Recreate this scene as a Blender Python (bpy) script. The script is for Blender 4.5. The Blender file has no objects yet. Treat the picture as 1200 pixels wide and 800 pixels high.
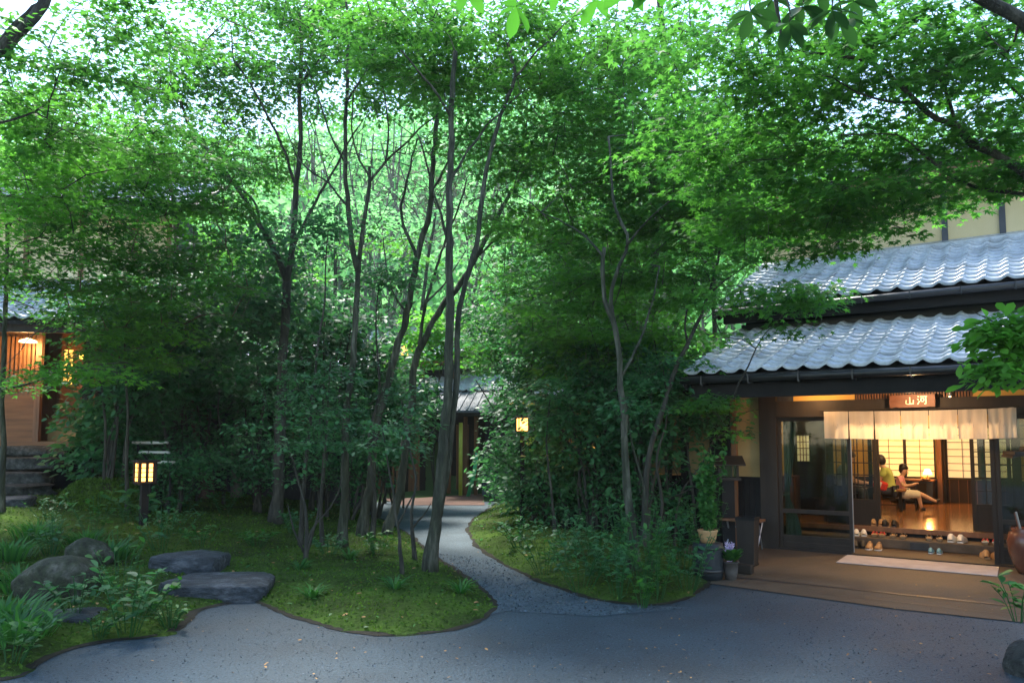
import bpy, bmesh, math, random
import numpy as np
from mathutils import Vector, Matrix

random.seed(7)
rng = np.random.default_rng(7)
sc = bpy.context.scene
COL = sc.collection

# ------------------------------------------------------------------ camera
EYE = 1.6
HAZE = 0.0004
FPX = 890.0
PITCH = math.radians(4.2)
SHIFT = 0.0397
cam = bpy.data.cameras.new('camera')
cam.sensor_width = 36.0
cam.lens = FPX / 1200.0 * 36.0
cam.shift_y = SHIFT
cam.clip_start = 0.05
cam.clip_end = 900.0
camo = bpy.data.objects.new('camera', cam)
camo.location = (0, 0, EYE)
camo.rotation_euler = (math.radians(90) + PITCH, 0, 0)
COL.objects.link(camo)
sc.camera = camo

# ------------------------------------------------------------------ sky, sun, exposure
SUN_EL, SUN_AZ = math.radians(58), math.radians(-25)     # azimuth from +Y towards +X
world = bpy.data.worlds.new('World')
sc.world = world
world.use_nodes = True
wn = world.node_tree
bg = wn.nodes['Background']
sky = wn.nodes.new('ShaderNodeTexSky')
sky.sky_type = 'NISHITA'
sky.sun_disc = False
sky.sun_elevation = SUN_EL
sky.sun_rotation = SUN_AZ
sky.air_density = 1.2
sky.dust_density = 0.4
sky.ozone_density = 1.0
wn.links.new(sky.outputs[0], bg.inputs[0])
bg.inputs[1].default_value = 0.15
sl = bpy.data.lights.new('sun', 'SUN')
sl.energy = 3.4
sl.angle = math.radians(12)
sl.color = (1.0, 0.96, 0.88)
so = bpy.data.objects.new('sun', sl)
sdir = Vector((math.sin(SUN_AZ) * math.cos(SUN_EL), math.cos(SUN_AZ) * math.cos(SUN_EL), math.sin(SUN_EL)))
so.rotation_euler = sdir.to_track_quat('Z', 'Y').to_euler()
COL.objects.link(so)
sc.view_settings.view_transform = 'Standard'
sc.view_settings.look = 'None'
sc.view_settings.exposure = 1.85
sc.view_settings.gamma = 1.0
sc.render.engine = 'CYCLES'
sc.cycles.use_denoising = True
sc.cycles.max_bounces = 8
sc.cycles.diffuse_bounces = 3
sc.cycles.glossy_bounces = 3
sc.cycles.transmission_bounces = 5
sc.cycles.transparent_max_bounces = 8
sc.cycles.sample_clamp_indirect = 4.0

# ------------------------------------------------------------------ geometry of the survey
_c, _s = math.cos(PITCH), math.sin(PITCH)
def ray(px, py):
    x = (px - 600) / FPX
    y = (400 - py) / FPX + SHIFT * 1200 / FPX
    return np.array([x, _c - y * _s, _s + y * _c])
def G(px, py, z=0.0):
    d = ray(px, py)
    return np.array([0, 0, EYE]) + d * ((z - EYE) / d[2])
def P(px, py, Y):
    d = ray(px, py)
    return np.array([0, 0, EYE]) + d * (Y / d[1])

# frame of the inn: u along the facade, v inward, z up
INN0 = np.array([4.661, 10.568, 0.0])
INNA = math.radians(-34.0)
UU = np.array([math.cos(INNA), math.sin(INNA), 0]); VV = np.array([-math.sin(INNA), math.cos(INNA), 0])
def inn(u, v, z=0.0):
    return INN0 + UU * u + VV * v + np.array([0, 0, z])
def onface(px, py, v):
    d = ray(px, py); C = np.array([0, 0, EYE])
    t = (v - np.dot(C - INN0, VV)) / np.dot(d, VV)
    q = C + d * t
    return float(np.dot(q - INN0, UU)), float(q[2])

# ------------------------------------------------------------------ materials
M = {}
def new_mat(name):
    m = bpy.data.materials.new(name); m.use_nodes = True
    nt = m.node_tree
    for n in list(nt.nodes): nt.nodes.remove(n)
    out = nt.nodes.new('ShaderNodeOutputMaterial')
    M[name] = m
    return m, nt, out
def N(nt, t, **kw):
    n = nt.nodes.new(t)
    for k, v in kw.items():
        if hasattr(n, k): setattr(n, k, v)
        else: n.inputs[k].default_value = v
    return n
def ramp(nt, src, stops):
    r = nt.nodes.new('ShaderNodeValToRGB')
    e = r.color_ramp.elements
    e[0].position, e[0].color = stops[0][0], (*stops[0][1], 1)
    e[1].position, e[1].color = stops[-1][0], (*stops[-1][1], 1)
    for p, c in stops[1:-1]:
        x = e.new(p); x.color = (*c, 1)
    nt.links.new(src, r.inputs[0])
    return r.outputs[0]
def surf(name, c1, c2, scale=6.0, rough=0.7, bump=0.2, bscale=None, stretch=(1, 1, 1), spec=0.4, mid=None, metal=0.0, detail=6.0, coord='Object', bdist=0.02, rough2=None, fine=0.0):
    m, nt, out = new_mat(name)
    L = nt.links.new
    tc = N(nt, 'ShaderNodeTexCoord'); mp = N(nt, 'ShaderNodeMapping')
    mp.inputs['Scale'].default_value = stretch
    L(nt.nodes.new('ShaderNodeNewGeometry').outputs['Position'] if coord == 'World' else tc.outputs[coord], mp.inputs[0])
    no = N(nt, 'ShaderNodeTexNoise', Scale=scale, Detail=detail, Roughness=0.6)
    L(mp.outputs[0], no.inputs['Vector'])
    st = [(0.3, c1), (0.7, c2)] if mid is None else [(0.3, c1), (0.5, mid), (0.7, c2)]
    col = ramp(nt, no.outputs['Fac'], st)
    b = N(nt, 'ShaderNodeBsdfPrincipled', Roughness=rough, Metallic=metal)
    b.inputs['Specular IOR Level'].default_value = spec
    nb = N(nt, 'ShaderNodeTexNoise', Scale=bscale or scale * 4, Detail=8.0, Roughness=0.65)
    L(mp.outputs[0], nb.inputs['Vector'])
    if fine:
        mx = N(nt, 'ShaderNodeMix', data_type='RGBA', blend_type='MULTIPLY'); mx.inputs[0].default_value = 1.0
        fc = ramp(nt, nb.outputs['Fac'], [(0.3, (1 - fine,) * 3), (0.7, (1 + fine,) * 3)])
        L(col, mx.inputs[6]); L(fc, mx.inputs[7]); col = mx.outputs[2]
    L(col, b.inputs['Base Color'])
    if rough2 is not None:
        rr = N(nt, 'ShaderNodeMapRange'); rr.inputs[3].default_value = rough; rr.inputs[4].default_value = rough2
        L(no.outputs['Fac'], rr.inputs[0]); L(rr.outputs[0], b.inputs['Roughness'])
    if bump:
        bp = N(nt, 'ShaderNodeBump', Strength=bump, Distance=bdist)
        L(nb.outputs['Fac'], bp.inputs['Height']); L(bp.outputs[0], b.inputs['Normal'])
    L(b.outputs[0], out.inputs[0])
    return m
def leafmat(name, c1, c2, trans=0.4, rough=0.55, spec=0.22, tcol=None):
    m, nt, out = new_mat(name); L = nt.links.new
    at = N(nt, 'ShaderNodeAttribute', attribute_name='tint')
    col = ramp(nt, at.outputs['Fac'], [(0.0, c1), (1.0, c2)])
    b = N(nt, 'ShaderNodeBsdfPrincipled', Roughness=rough); b.inputs['Specular IOR Level'].default_value = spec
    L(col, b.inputs['Base Color'])
    t = N(nt, 'ShaderNodeBsdfTranslucent')
    hs = N(nt, 'ShaderNodeMix', data_type='RGBA', blend_type='MULTIPLY'); hs.inputs[0].default_value = 1
    hs.inputs[7].default_value = (*(tcol or (2.0, 2.35, 1.6)), 1)
    L(col, hs.inputs[6]); L(hs.outputs[2], t.inputs[0])
    mx = N(nt, 'ShaderNodeMixShader'); mx.inputs[0].default_value = trans
    L(b.outputs[0], mx.inputs[1]); L(t.outputs[0], mx.inputs[2]); L(mx.outputs[0], out.inputs[0])
    return m
def emit(name, col, strength, lat=None):
    m, nt, out = new_mat(name); L = nt.links.new
    tc = N(nt, 'ShaderNodeTexCoord')
    no = N(nt, 'ShaderNodeTexNoise', Scale=3.0, Detail=3.0); L(tc.outputs['Object'], no.inputs['Vector'])
    c = ramp(nt, no.outputs['Fac'], [(0.3, tuple(x * 0.85 for x in col)), (0.7, col)])
    e = N(nt, 'ShaderNodeEmission', Strength=strength); L(c, e.inputs[0])
    b = N(nt, 'ShaderNodeBsdfPrincipled', Roughness=0.8); b.inputs['Base Color'].default_value = (*[min(0.7, x) for x in col], 1)
    a = N(nt, 'ShaderNodeAddShader'); L(e.outputs[0], a.inputs[0]); L(b.outputs[0], a.inputs[1]); L(a.outputs[0], out.inputs[0])
    return m
def glassmat(name, tint=(0.85, 0.9, 0.87), mixv=0.1):
    m, nt, out = new_mat(name); L = nt.links.new
    t = N(nt, 'ShaderNodeBsdfTransparent'); t.inputs[0].default_value = (*tint, 1)
    g = N(nt, 'ShaderNodeBsdfGlossy', Roughness=0.03)
    fr = N(nt, 'ShaderNodeFresnel', IOR=1.5)
    mx = N(nt, 'ShaderNodeMixShader'); L(fr.outputs[0], mx.inputs[0]); L(t.outputs[0], mx.inputs[1]); L(g.outputs[0], mx.inputs[2])
    L(mx.outputs[0], out.inputs[0])
    return m

surf('asphalt', (0.010, 0.022, 0.031), (0.037, 0.066, 0.085), mid=(0.021, 0.042, 0.057), scale=0.7, rough=0.55, bump=1.0, bscale=48, spec=0.5, bdist=0.02, rough2=0.8, fine=0.6)
surf('path_gravel', (0.036, 0.060, 0.074), (0.070, 0.106, 0.128), scale=1.6, rough=0.7, bump=1.0, bscale=42, bdist=0.03, fine=0.7)
surf('red_path', (0.10, 0.048, 0.03), (0.17, 0.08, 0.05), scale=2, rough=0.8, bump=0.5, bscale=50)
surf('apron', (0.050, 0.034, 0.021), (0.10, 0.068, 0.042), scale=1.5, rough=0.6, bump=0.4, bscale=60, rough2=0.85, bdist=0.008, fine=0.25)
surf('drain', (0.012, 0.013, 0.016), (0.03, 0.03, 0.035), scale=8, rough=0.5)
surf('moss', (0.024, 0.034, 0.010), (0.070, 0.13, 0.018), mid=(0.044, 0.082, 0.013), scale=1.3, rough=0.95, bump=1.0, bscale=26, spec=0.1, bdist=0.05, fine=0.5)
surf('soil', (0.012, 0.012, 0.009), (0.04, 0.034, 0.024), scale=3, rough=0.95, bump=0.8, bscale=40, spec=0.15)
surf('hill', (0.03, 0.055, 0.02), (0.07, 0.11, 0.035), scale=0.4, rough=0.95, bump=0.6, spec=0.1)
surf('rock', (0.014, 0.016, 0.014), (0.11, 0.11, 0.10), mid=(0.035, 0.038, 0.033), scale=5.0, rough=0.85, bump=1.0, bscale=16, bdist=0.09, fine=0.6)
surf('mossy_rock', (0.018, 0.022, 0.012), (0.12, 0.115, 0.095), mid=(0.035, 0.042, 0.02), scale=6, rough=0.88, bump=1.0, bscale=16, bdist=0.08, fine=0.6)
surf('slab', (0.025, 0.028, 0.032), (0.13, 0.14, 0.155), mid=(0.045, 0.055, 0.064), scale=4.5, rough=0.6, bump=1.0, bscale=13, bdist=0.08, rough2=0.8, fine=0.6, stretch=(1, 2.5, 2.5))
surf('bark_grey', (0.016, 0.018, 0.012), (0.11, 0.11, 0.085), mid=(0.034, 0.040, 0.024), scale=11, rough=0.9, bump=1.0, bscale=26, stretch=(1, 1, 0.18), bdist=0.06, fine=0.55)
surf('bark_dark', (0.018, 0.017, 0.014), (0.075, 0.07, 0.056), mid=(0.035, 0.035, 0.027), scale=11, rough=0.9, bump=1.0, bscale=26, stretch=(1, 1, 0.18), bdist=0.06, fine=0.5)
surf('bark_red', (0.04, 0.025, 0.02), (0.12, 0.07, 0.05), scale=7, rough=0.85, bump=0.8, bscale=16, stretch=(1, 1, 0.25), bdist=0.02)
surf('bark_pale', (0.06, 0.065, 0.045), (0.18, 0.18, 0.14), scale=6, rough=0.85, bump=0.6, bscale=14, stretch=(1, 1, 0.3), bdist=0.015)
surf('wood_dark', (0.012, 0.010, 0.009), (0.035, 0.026, 0.02), scale=3, rough=0.55, bump=0.25, stretch=(1, 1, 0.2), bscale=30, rough2=0.7, spec=0.25)
surf('wood_black', (0.005, 0.005, 0.006), (0.013, 0.012, 0.012), scale=3, rough=0.65, bump=0.25, bscale=30, spec=0.2)
surf('wood_brown', (0.10, 0.045, 0.018), (0.22, 0.10, 0.045), scale=3, rough=0.5, bump=0.2, stretch=(4, 4, 0.3), bscale=20)
surf('wood_warm', (0.20, 0.085, 0.025), (0.36, 0.17, 0.06), scale=3, rough=0.55, bump=0.2, stretch=(0.4, 4, 4), bscale=20)
surf('floor_wood', (0.19, 0.085, 0.03), (0.31, 0.15, 0.055), scale=2, rough=0.09, bump=0.04, stretch=(0.3, 5, 1), bscale=12, rough2=0.18, spec=0.8)
surf('sign_wood', (0.085, 0.028, 0.011), (0.15, 0.052, 0.021), scale=3, rough=0.45, bump=0.3, stretch=(0.4, 3, 6), bscale=20)
surf('plaster_tan', (0.24, 0.17, 0.075), (0.33, 0.24, 0.11), scale=2.5, rough=0.9, bump=0.15, bscale=60)
surf('plaster_cream', (0.60, 0.49, 0.28), (0.70, 0.59, 0.37), scale=1.2, rough=0.9, bump=0.12, bscale=50)
surf('plaster_ochre', (0.42, 0.25, 0.06), (0.52, 0.33, 0.09), scale=2.5, rough=0.9, bump=0.12, bscale=60)
surf('post_blue', (0.035, 0.04, 0.055), (0.07, 0.075, 0.095), scale=4, rough=0.6, bump=0.2)
surf('tile', (0.24, 0.265, 0.29), (0.52, 0.55, 0.59), mid=(0.42, 0.455, 0.50), scale=2.3, rough=0.30, bump=0.15, bscale=22, spec=0.7, rough2=0.5, fine=0.22, coord='World')
surf('cloth_cream', (0.50, 0.43, 0.34), (0.62, 0.54, 0.43), scale=6, rough=0.9, bump=0.25, bscale=18, stretch=(1, 1, 0.3), bdist=0.02)
surf('curtain', (0.16, 0.19, 0.15), (0.26, 0.29, 0.23), scale=4, rough=0.9, bump=0.2)
surf('mat_fabric', (0.34, 0.29, 0.27), (0.46, 0.41, 0.39), scale=5, rough=0.95, bump=0.4, bscale=90, bdist=0.006)
surf('stone_step', (0.060, 0.042, 0.028), (0.12, 0.085, 0.058), scale=4, rough=0.75, bump=0.3, bscale=30)
surf('skin', (0.50, 0.30, 0.20), (0.58, 0.36, 0.25), scale=8, rough=0.5, bump=0.05)
surf('hair', (0.008, 0.006, 0.005), (0.02, 0.015, 0.012), scale=20, rough=0.4, bump=0.3)
surf('shirt_green', (0.35, 0.42, 0.10), (0.48, 0.55, 0.16), scale=6, rough=0.9, bump=0.3, bscale=12)
surf('shirt_pink', (0.66, 0.26, 0.30), (0.78, 0.40, 0.42), scale=6, rough=0.9, bump=0.3, bscale=12)
surf('shirt_grey', (0.25, 0.25, 0.26), (0.38, 0.38, 0.38), scale=6, rough=0.9, bump=0.3, bscale=12)
surf('skirt_white', (0.60, 0.57, 0.45), (0.75, 0.72, 0.60), scale=6, rough=0.9, bump=0.3, bscale=12)
surf('red_cloth', (0.45, 0.03, 0.02), (0.60, 0.05, 0.04), scale=5, rough=0.8, bump=0.2)
surf('white_paint', (0.68, 0.68, 0.66), (0.80, 0.80, 0.78), scale=5, rough=0.5, bump=0.1)
surf('gold_paint', (0.65, 0.55, 0.35), (0.80, 0.70, 0.50), scale=5, rough=0.4, bump=0.1)
surf('black_plastic', (0.012, 0.014, 0.018), (0.03, 0.033, 0.04), scale=4, rough=0.4, bump=0.1)
surf('dark_barrel', (0.008, 0.011, 0.014), (0.02, 0.026, 0.032), scale=4, rough=0.6, bump=0.5, bscale=10)
surf('terracotta_tan', (0.34, 0.20, 0.085), (0.46, 0.28, 0.13), scale=5, rough=0.6, bump=0.2)
surf('pot_grey', (0.05, 0.045, 0.04), (0.10, 0.09, 0.085), scale=5, rough=0.7, bump=0.2)
surf('jar_glaze', (0.07, 0.025, 0.015), (0.16, 0.06, 0.035), scale=4, rough=0.22, bump=0.15, spec=0.6)
surf('bamboo_pale', (0.42, 0.42, 0.38), (0.62, 0.62, 0.56), scale=5, rough=0.45, bump=0.15, stretch=(0.3, 2, 2))
surf('bamboo_yellow', (0.38, 0.42, 0.05), (0.52, 0.55, 0.09), scale=5, rough=0.4, bump=0.15)
surf('bamboo_green', (0.04, 0.34, 0.14), (0.08, 0.48, 0.22), scale=5, rough=0.4, bump=0.15)
surf('metal_grey', (0.25, 0.26, 0.28), (0.38, 0.39, 0.41), scale=6, rough=0.35, metal=0.8, bump=0.05)
surf('gutter_metal', (0.012, 0.012, 0.013), (0.03, 0.03, 0.032), scale=4, rough=0.35, bump=0.05)
surf('shoe_white', (0.60, 0.58, 0.54), (0.75, 0.73, 0.70), scale=30, rough=0.7, bump=0.2)
surf('shoe_black', (0.015, 0.014, 0.013), (0.035, 0.032, 0.03), scale=20, rough=0.45, bump=0.1)
surf('shoe_blue', (0.10, 0.25, 0.33), (0.2, 0.4, 0.5), scale=30, rough=0.6, bump=0.1)
surf('shoe_tan', (0.30, 0.17, 0.08), (0.42, 0.26, 0.13), scale=20, rough=0.6, bump=0.1)
surf('flower_lilac', (0.45, 0.33, 0.55), (0.62, 0.52, 0.70), scale=8, rough=0.7, bump=0.1)
surf('dark_wall', (0.012, 0.013, 0.018), (0.035, 0.036, 0.045), scale=4, rough=0.7, bump=0.3, stretch=(4, 4, 0.4))
surf('navy_wall', (0.02, 0.03, 0.06), (0.045, 0.06, 0.10), scale=4, rough=0.7, bump=0.3, stretch=(4, 4, 0.4))
surf('dry_leaf', (0.22, 0.10, 0.03), (0.42, 0.26, 0.10), scale=2, rough=0.8, bump=0)
surf('blossom_white', (0.6, 0.62, 0.68), (0.8, 0.8, 0.85), scale=8, rough=0.6, bump=0)
leafmat('leaf_maple', (0.024, 0.085, 0.024), (0.092, 0.235, 0.034), trans=0.5)
leafmat('leaf_lime', (0.045, 0.13, 0.020), (0.13, 0.31, 0.045), trans=0.55)
leafmat('leaf_cool', (0.020, 0.080, 0.036), (0.065, 0.19, 0.068), trans=0.35, rough=0.5, spec=0.28)
leafmat('leaf_ever', (0.018, 0.068, 0.030), (0.055, 0.16, 0.058), trans=0.3, rough=0.5, spec=0.25)
leafmat('leaf_big', (0.03, 0.11, 0.015), (0.06, 0.19, 0.025), trans=0.4)
leafmat('leaf_bigdark', (0.012, 0.045, 0.015), (0.03, 0.09, 0.02), trans=0.2)
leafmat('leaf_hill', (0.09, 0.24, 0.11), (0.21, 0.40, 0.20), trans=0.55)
leafmat('leaf_grass', (0.02, 0.085, 0.022), (0.055, 0.17, 0.03), trans=0.3, rough=0.5, spec=0.25)
leafmat('leaf_moss', (0.022, 0.045, 0.010), (0.080, 0.15, 0.020), trans=0.25, rough=0.8, spec=0.1)
leafmat('gravel_grain', (0.02, 0.03, 0.038), (0.09, 0.125, 0.155), trans=0.0, rough=0.6)
leafmat('leaf_autumn', (0.20, 0.16, 0.02), (0.35, 0.15, 0.03), trans=0.45)
emit('paper_lit', (1.0, 0.66, 0.28), 0.26)
emit('paper_dim', (1.0, 0.78, 0.44), 0.14)
emit('lamp_shade', (1.0, 0.30, 0.05), 14.0)
emit('lamp_white', (1.0, 0.66, 0.30), 4.0)
emit('lantern_lit', (1.0, 0.42, 0.10), 1.6)
emit('window_amber', (1.0, 0.50, 0.10), 0.7)
glassmat('glass', (0.62, 0.68, 0.64))
glassmat('glass_clear', (0.9, 0.92, 0.9))

# ------------------------------------------------------------------ object helpers
def tag(o, label=None, cat=None, group=None, kind=None):
    if label: o['label'] = label
    if cat: o['category'] = cat
    if group: o['group'] = group
    if kind: o['kind'] = kind
    return o
def thing(name, label, cat, loc=(0, 0, 0), rz=0.0, group=None):
    o = bpy.data.objects.new(name, None); COL.objects.link(o)
    o.empty_display_size = 0.2
    o.location = loc; o.rotation_euler = (0, 0, rz)
    return tag(o, label, cat, group)
def link(name, me, parent=None, mat=None, smooth=False):
    if mat and not me.materials: me.materials.append(M[mat])
    if smooth: me.shade_smooth()
    o = bpy.data.objects.new(name, me); COL.objects.link(o)
    if parent: o.parent = parent
    return o
def copy_tree(o, parent=None):
    c = o.copy(); COL.objects.link(c)
    if parent: c.parent = parent
    for ch in list(o.children): copy_tree(ch, c)
    return c

class MB:
    """collects simple solids, builds one mesh"""
    def __init__(s, rough=0.0): s.v = []; s.f = []; s.rough = rough
    def add(s, vs, fs, mtx=None):
        b = len(s.v)
        s.v += [tuple(mtx @ Vector(p)) for p in vs] if mtx is not None else [tuple(p) for p in vs]
        s.f += [[b + i for i in f] for f in fs]
        return s
    def box(s, x0, x1, y0, y1, z0, z1, mtx=None):
        vs = [(x0, y0, z0), (x1, y0, z0), (x1, y1, z0), (x0, y1, z0), (x0, y0, z1), (x1, y0, z1), (x1, y1, z1), (x0, y1, z1)]
        return s.add(vs, [(0, 3, 2, 1), (4, 5, 6, 7), (0, 1, 5, 4), (1, 2, 6, 5), (2, 3, 7, 6), (3, 0, 4, 7)], mtx)
    def tube(s, pts, rad, n=8, cap=True, mtx=None):
        pts = [np.array(p, float) for p in pts]
        if np.isscalar(rad): rad = [rad] * len(pts)
        vs, fs = [], []
        ref = None
        for i, p in enumerate(pts):
            t = pts[min(i + 1, len(pts) - 1)] - pts[max(i - 1, 0)]
            t = t / (np.linalg.norm(t) + 1e-9)
            if ref is None: ref = np.array([1, 0, 0.]) if abs(t[0]) < 0.8 else np.array([0, 1., 0])
            a = np.cross(t, ref); a /= np.linalg.norm(a) + 1e-9; b = np.cross(t, a); ref = -np.cross(t, a) if False else ref
            for k in range(n):
                w = 2 * math.pi * k / n
                vs.append(p + rad[i] * (1 + (s.rough * math.sin(w * 3 + i * .7) * math.cos(i * 1.9 + w) if s.rough else 0)) * (math.cos(w) * a + math.sin(w) * b))
        for i in range(len(pts) - 1):
            for k in range(n):
                fs.append((i * n + k, i * n + (k + 1) % n, (i + 1) * n + (k + 1) % n, (i + 1) * n + k))
        if cap:
            fs.append(tuple(range(n))[::-1]); fs.append(tuple((len(pts) - 1) * n + k for k in range(n)))
        return s.add(vs, fs, mtx)
    def lathe(s, prof, n=20, cx=0, cy=0, mtx=None):
        vs, fs = [], []
        for r, z in prof:
            for k in range(n):
                w = 2 * math.pi * k / n; vs.append((cx + r * math.cos(w), cy + r * math.sin(w), z))
        for i in range(len(prof) - 1):
            for k in range(n):
                fs.append((i * n + k, i * n + (k + 1) % n, (i + 1) * n + (k + 1) % n, (i + 1) * n + k))
        fs.append(tuple(range(n))[::-1]); fs.append(tuple((len(prof) - 1) * n + k for k in range(n)))
        return s.add(vs, fs, mtx)
    def mesh(s, name):
        me = bpy.data.meshes.new(name); me.from_pydata(s.v, [], s.f); me.update(); return me
    def build(s, name, mat, parent=None, smooth=False, bevel=0.0):
        me = s.mesh(name)
        if bevel:
            bm = bmesh.new(); bm.from_mesh(me)
            bmesh.ops.bevel(bm, geom=[e for e in bm.edges], offset=bevel, segments=1, affect='EDGES')
            bm.to_mesh(me); bm.free()
        return link(name, me, parent, mat, smooth)
def box(name, mat, parent, x0, x1, y0, y1, z0, z1, bevel=0.0):
    return MB().box(x0, x1, y0, y1, z0, z1).build(name, mat, parent, bevel=bevel)

# ------------------------------------------------------------------ foliage
SH = {
    'quad': np.array([[0, 0, 0], [0.45, 0.28, 0.05], [1, 0, -0.04], [0.45, -0.28, 0.05]]),
    'oval': np.array([[0, 0, 0], [0.3, 0.24, 0.05], [0.68, 0.22, 0.04], [1, 0, -0.06], [0.68, -0.22, 0.04], [0.3, -0.24, 0.05]]),
    'blade': np.array([[0, 0.035, 0], [0.5, 0.04, 0.12], [1.0, 0, -0.08], [0.5, -0.04, 0.12], [0, -0.035, 0]]),
}
def star():
    a = [(-100, 0.62), (-52, 0.93), (0, 1.0), (52, 0.93), (100, 0.62)]
    n = [(-76, 0.30), (-26, 0.38), (26, 0.38), (76, 0.30)]
    pts = [(0, 0, 0)]
    seq = [a[0], n[0], a[1], n[1], a[2], n[2], a[3], n[3], a[4]]
    for d, r in seq:
        w = math.radians(d); pts.append((0.1 + 0.62 * r * math.cos(w), 0.62 * r * math.sin(w), -0.10 * r * r))
    return np.array(pts)
SH['star'] = star()
SH['tri'] = np.array([[0, 0, 0], [0.42, 0.50, -.06], [0.45, 0.15, .02], [1.0, 0, -.08], [0.45, -0.15, .02], [0.42, -0.50, -.06]])
def big():
    return np.array([[0, 0, 0], [0.22, 0.13, 0.03], [0.5, 0.23, 0.05], [0.78, 0.2, 0.02], [1, 0, -0.08], [0.78, -0.2, 0.02], [0.5, -0.23, 0.05], [0.22, -0.13, 0.03]])
SH['big'] = big()

def unit(a): return a / (np.linalg.norm(a, axis=-1, keepdims=True) + 1e-9)
class Leaves:
    def __init__(s): s.V = []; s.K = []; s.T = []
    def add(s, C, Nn, D, size, shape, tint=None):
        S = SH[shape]; n = len(C)
        if n == 0: return
        Nn = unit(Nn); D = D - Nn * np.sum(D * Nn, -1, keepdims=True); D = unit(D); B = np.cross(Nn, D)
        size = np.broadcast_to(np.asarray(size, float), (n,))[:, None, None]
        V = C[:, None, :] + size * (S[None, :, 0:1] * D[:, None, :] + S[None, :, 1:2] * B[:, None, :] + S[None, :, 2:3] * Nn[:, None, :])
        s.V.append(V.reshape(-1, 3)); s.K.append(np.full(n, len(S)))
        s.T.append(rng.random(n) if tint is None else np.broadcast_to(tint, (n,)))
    def mesh(s, name, mat):
        V = np.concatenate(s.V); K = np.concatenate(s.K); T = np.concatenate(s.T)
        me = bpy.data.meshes.new(name)
        me.vertices.add(len(V)); me.vertices.foreach_set('co', V.astype(np.float32).ravel())
        me.loops.add(len(V)); me.loops.foreach_set('vertex_index', np.arange(len(V), dtype=np.int32))
        me.polygons.add(len(K)); me.polygons.foreach_set('loop_start', np.concatenate([[0], np.cumsum(K)[:-1]]).astype(np.int32))
        me.update(calc_edges=True)
        a = me.attributes.new('tint', 'FLOAT', 'FACE'); a.data.foreach_set('value', T.astype(np.float32))
        me.materials.append(M[mat])
        return me
def sprays(L, A, dirs, r, n, size0, shape, tilt=0.45, droop=0.35, thick=0.05, sizev=0.25, tintc=None):
    """flat leafy sprays of n leaves at each centre A"""
    m = len(A)
    if m == 0: return
    n = max(3, int(n * 0.74)); size = size0 * 1.32; tilt = tilt * .8; thick = thick * .7; r = np.asarray(r, float) * .86
    r = np.broadcast_to(np.asarray(r, float), (m,))
    C = np.repeat(A, n, 0); d = np.repeat(dirs, n, 0); R = np.repeat(r, n)
    side = np.stack([-d[:, 1], d[:, 0], np.zeros(len(d))], 1)
    rho = np.sqrt(rng.random(m * n)); ph = rng.random(m * n) * 2 * np.pi
    off = (rho * np.cos(ph) * 1.2)[:, None] * d + (rho * np.sin(ph) * 0.85)[:, None] * side
    pos = C + off * R[:, None]
    pos[:, 2] += -droop * R * rho ** 2 + rng.normal(0, 1, m * n) * thick
    nn = np.stack([rng.normal(0, tilt, m * n), rng.normal(0, tilt, m * n), np.ones(m * n)], 1) + off * 0.4
    D = off + 0.35 * d + rng.normal(0, 0.4, (m * n, 3)) * [1, 1, 0.4]
    sz = size * (1 + rng.normal(0, sizev, m * n)).clip(0.45, 1.7)
    base = np.repeat(rng.random(m), n) if tintc is None else np.repeat(tintc, n)
    L.add(pos, nn, D, sz, shape, (0.68 * base + 0.32 * rng.random(m * n)).clip(0, 1))

def catmull(pts, step=0.12):
    pts = np.array(pts, float)
    if len(pts) < 3:
        n = max(2, int(np.linalg.norm(pts[-1] - pts[0]) / step)); t = np.linspace(0, 1, n)[:, None]
        return pts[0] * (1 - t) + pts[-1] * t
    Q = np.vstack([2 * pts[0] - pts[1], pts, 2 * pts[-1] - pts[-2]]); out = []
    for i in range(1, len(Q) - 2):
        n = max(2, int(np.linalg.norm(Q[i + 1] - Q[i]) / step)); t = np.linspace(0, 1, n, endpoint=False)[:, None]
        p0, p1, p2, p3 = Q[i - 1], Q[i], Q[i + 1], Q[i + 2]
        out.append(0.5 * (2 * p1 + (p2 - p0) * t + (2 * p0 - 5 * p1 + 4 * p2 - p3) * t ** 2 + (3 * p1 - p0 - 3 * p2 + p3) * t ** 3))
    return np.vstack(out + [pts[-1:]])

def blobpts(blobs, layer=0.0):
    A, W = [], []
    for (c, rad, n) in blobs:
        c = np.array(c, float); rad = np.array(rad, float)
        q = rng.normal(0, 1, (n, 3)); q = unit(q) * rng.random((n, 1)) ** 0.45
        p = c + q * rad
        if layer: p[:, 2] = np.round(p[:, 2] / layer) * layer + rng.normal(0, layer * 0.13, n)
        A.append(p); W.append(np.repeat(c[None], n, 0))
    return np.vstack(A), np.vstack(W)

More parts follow.
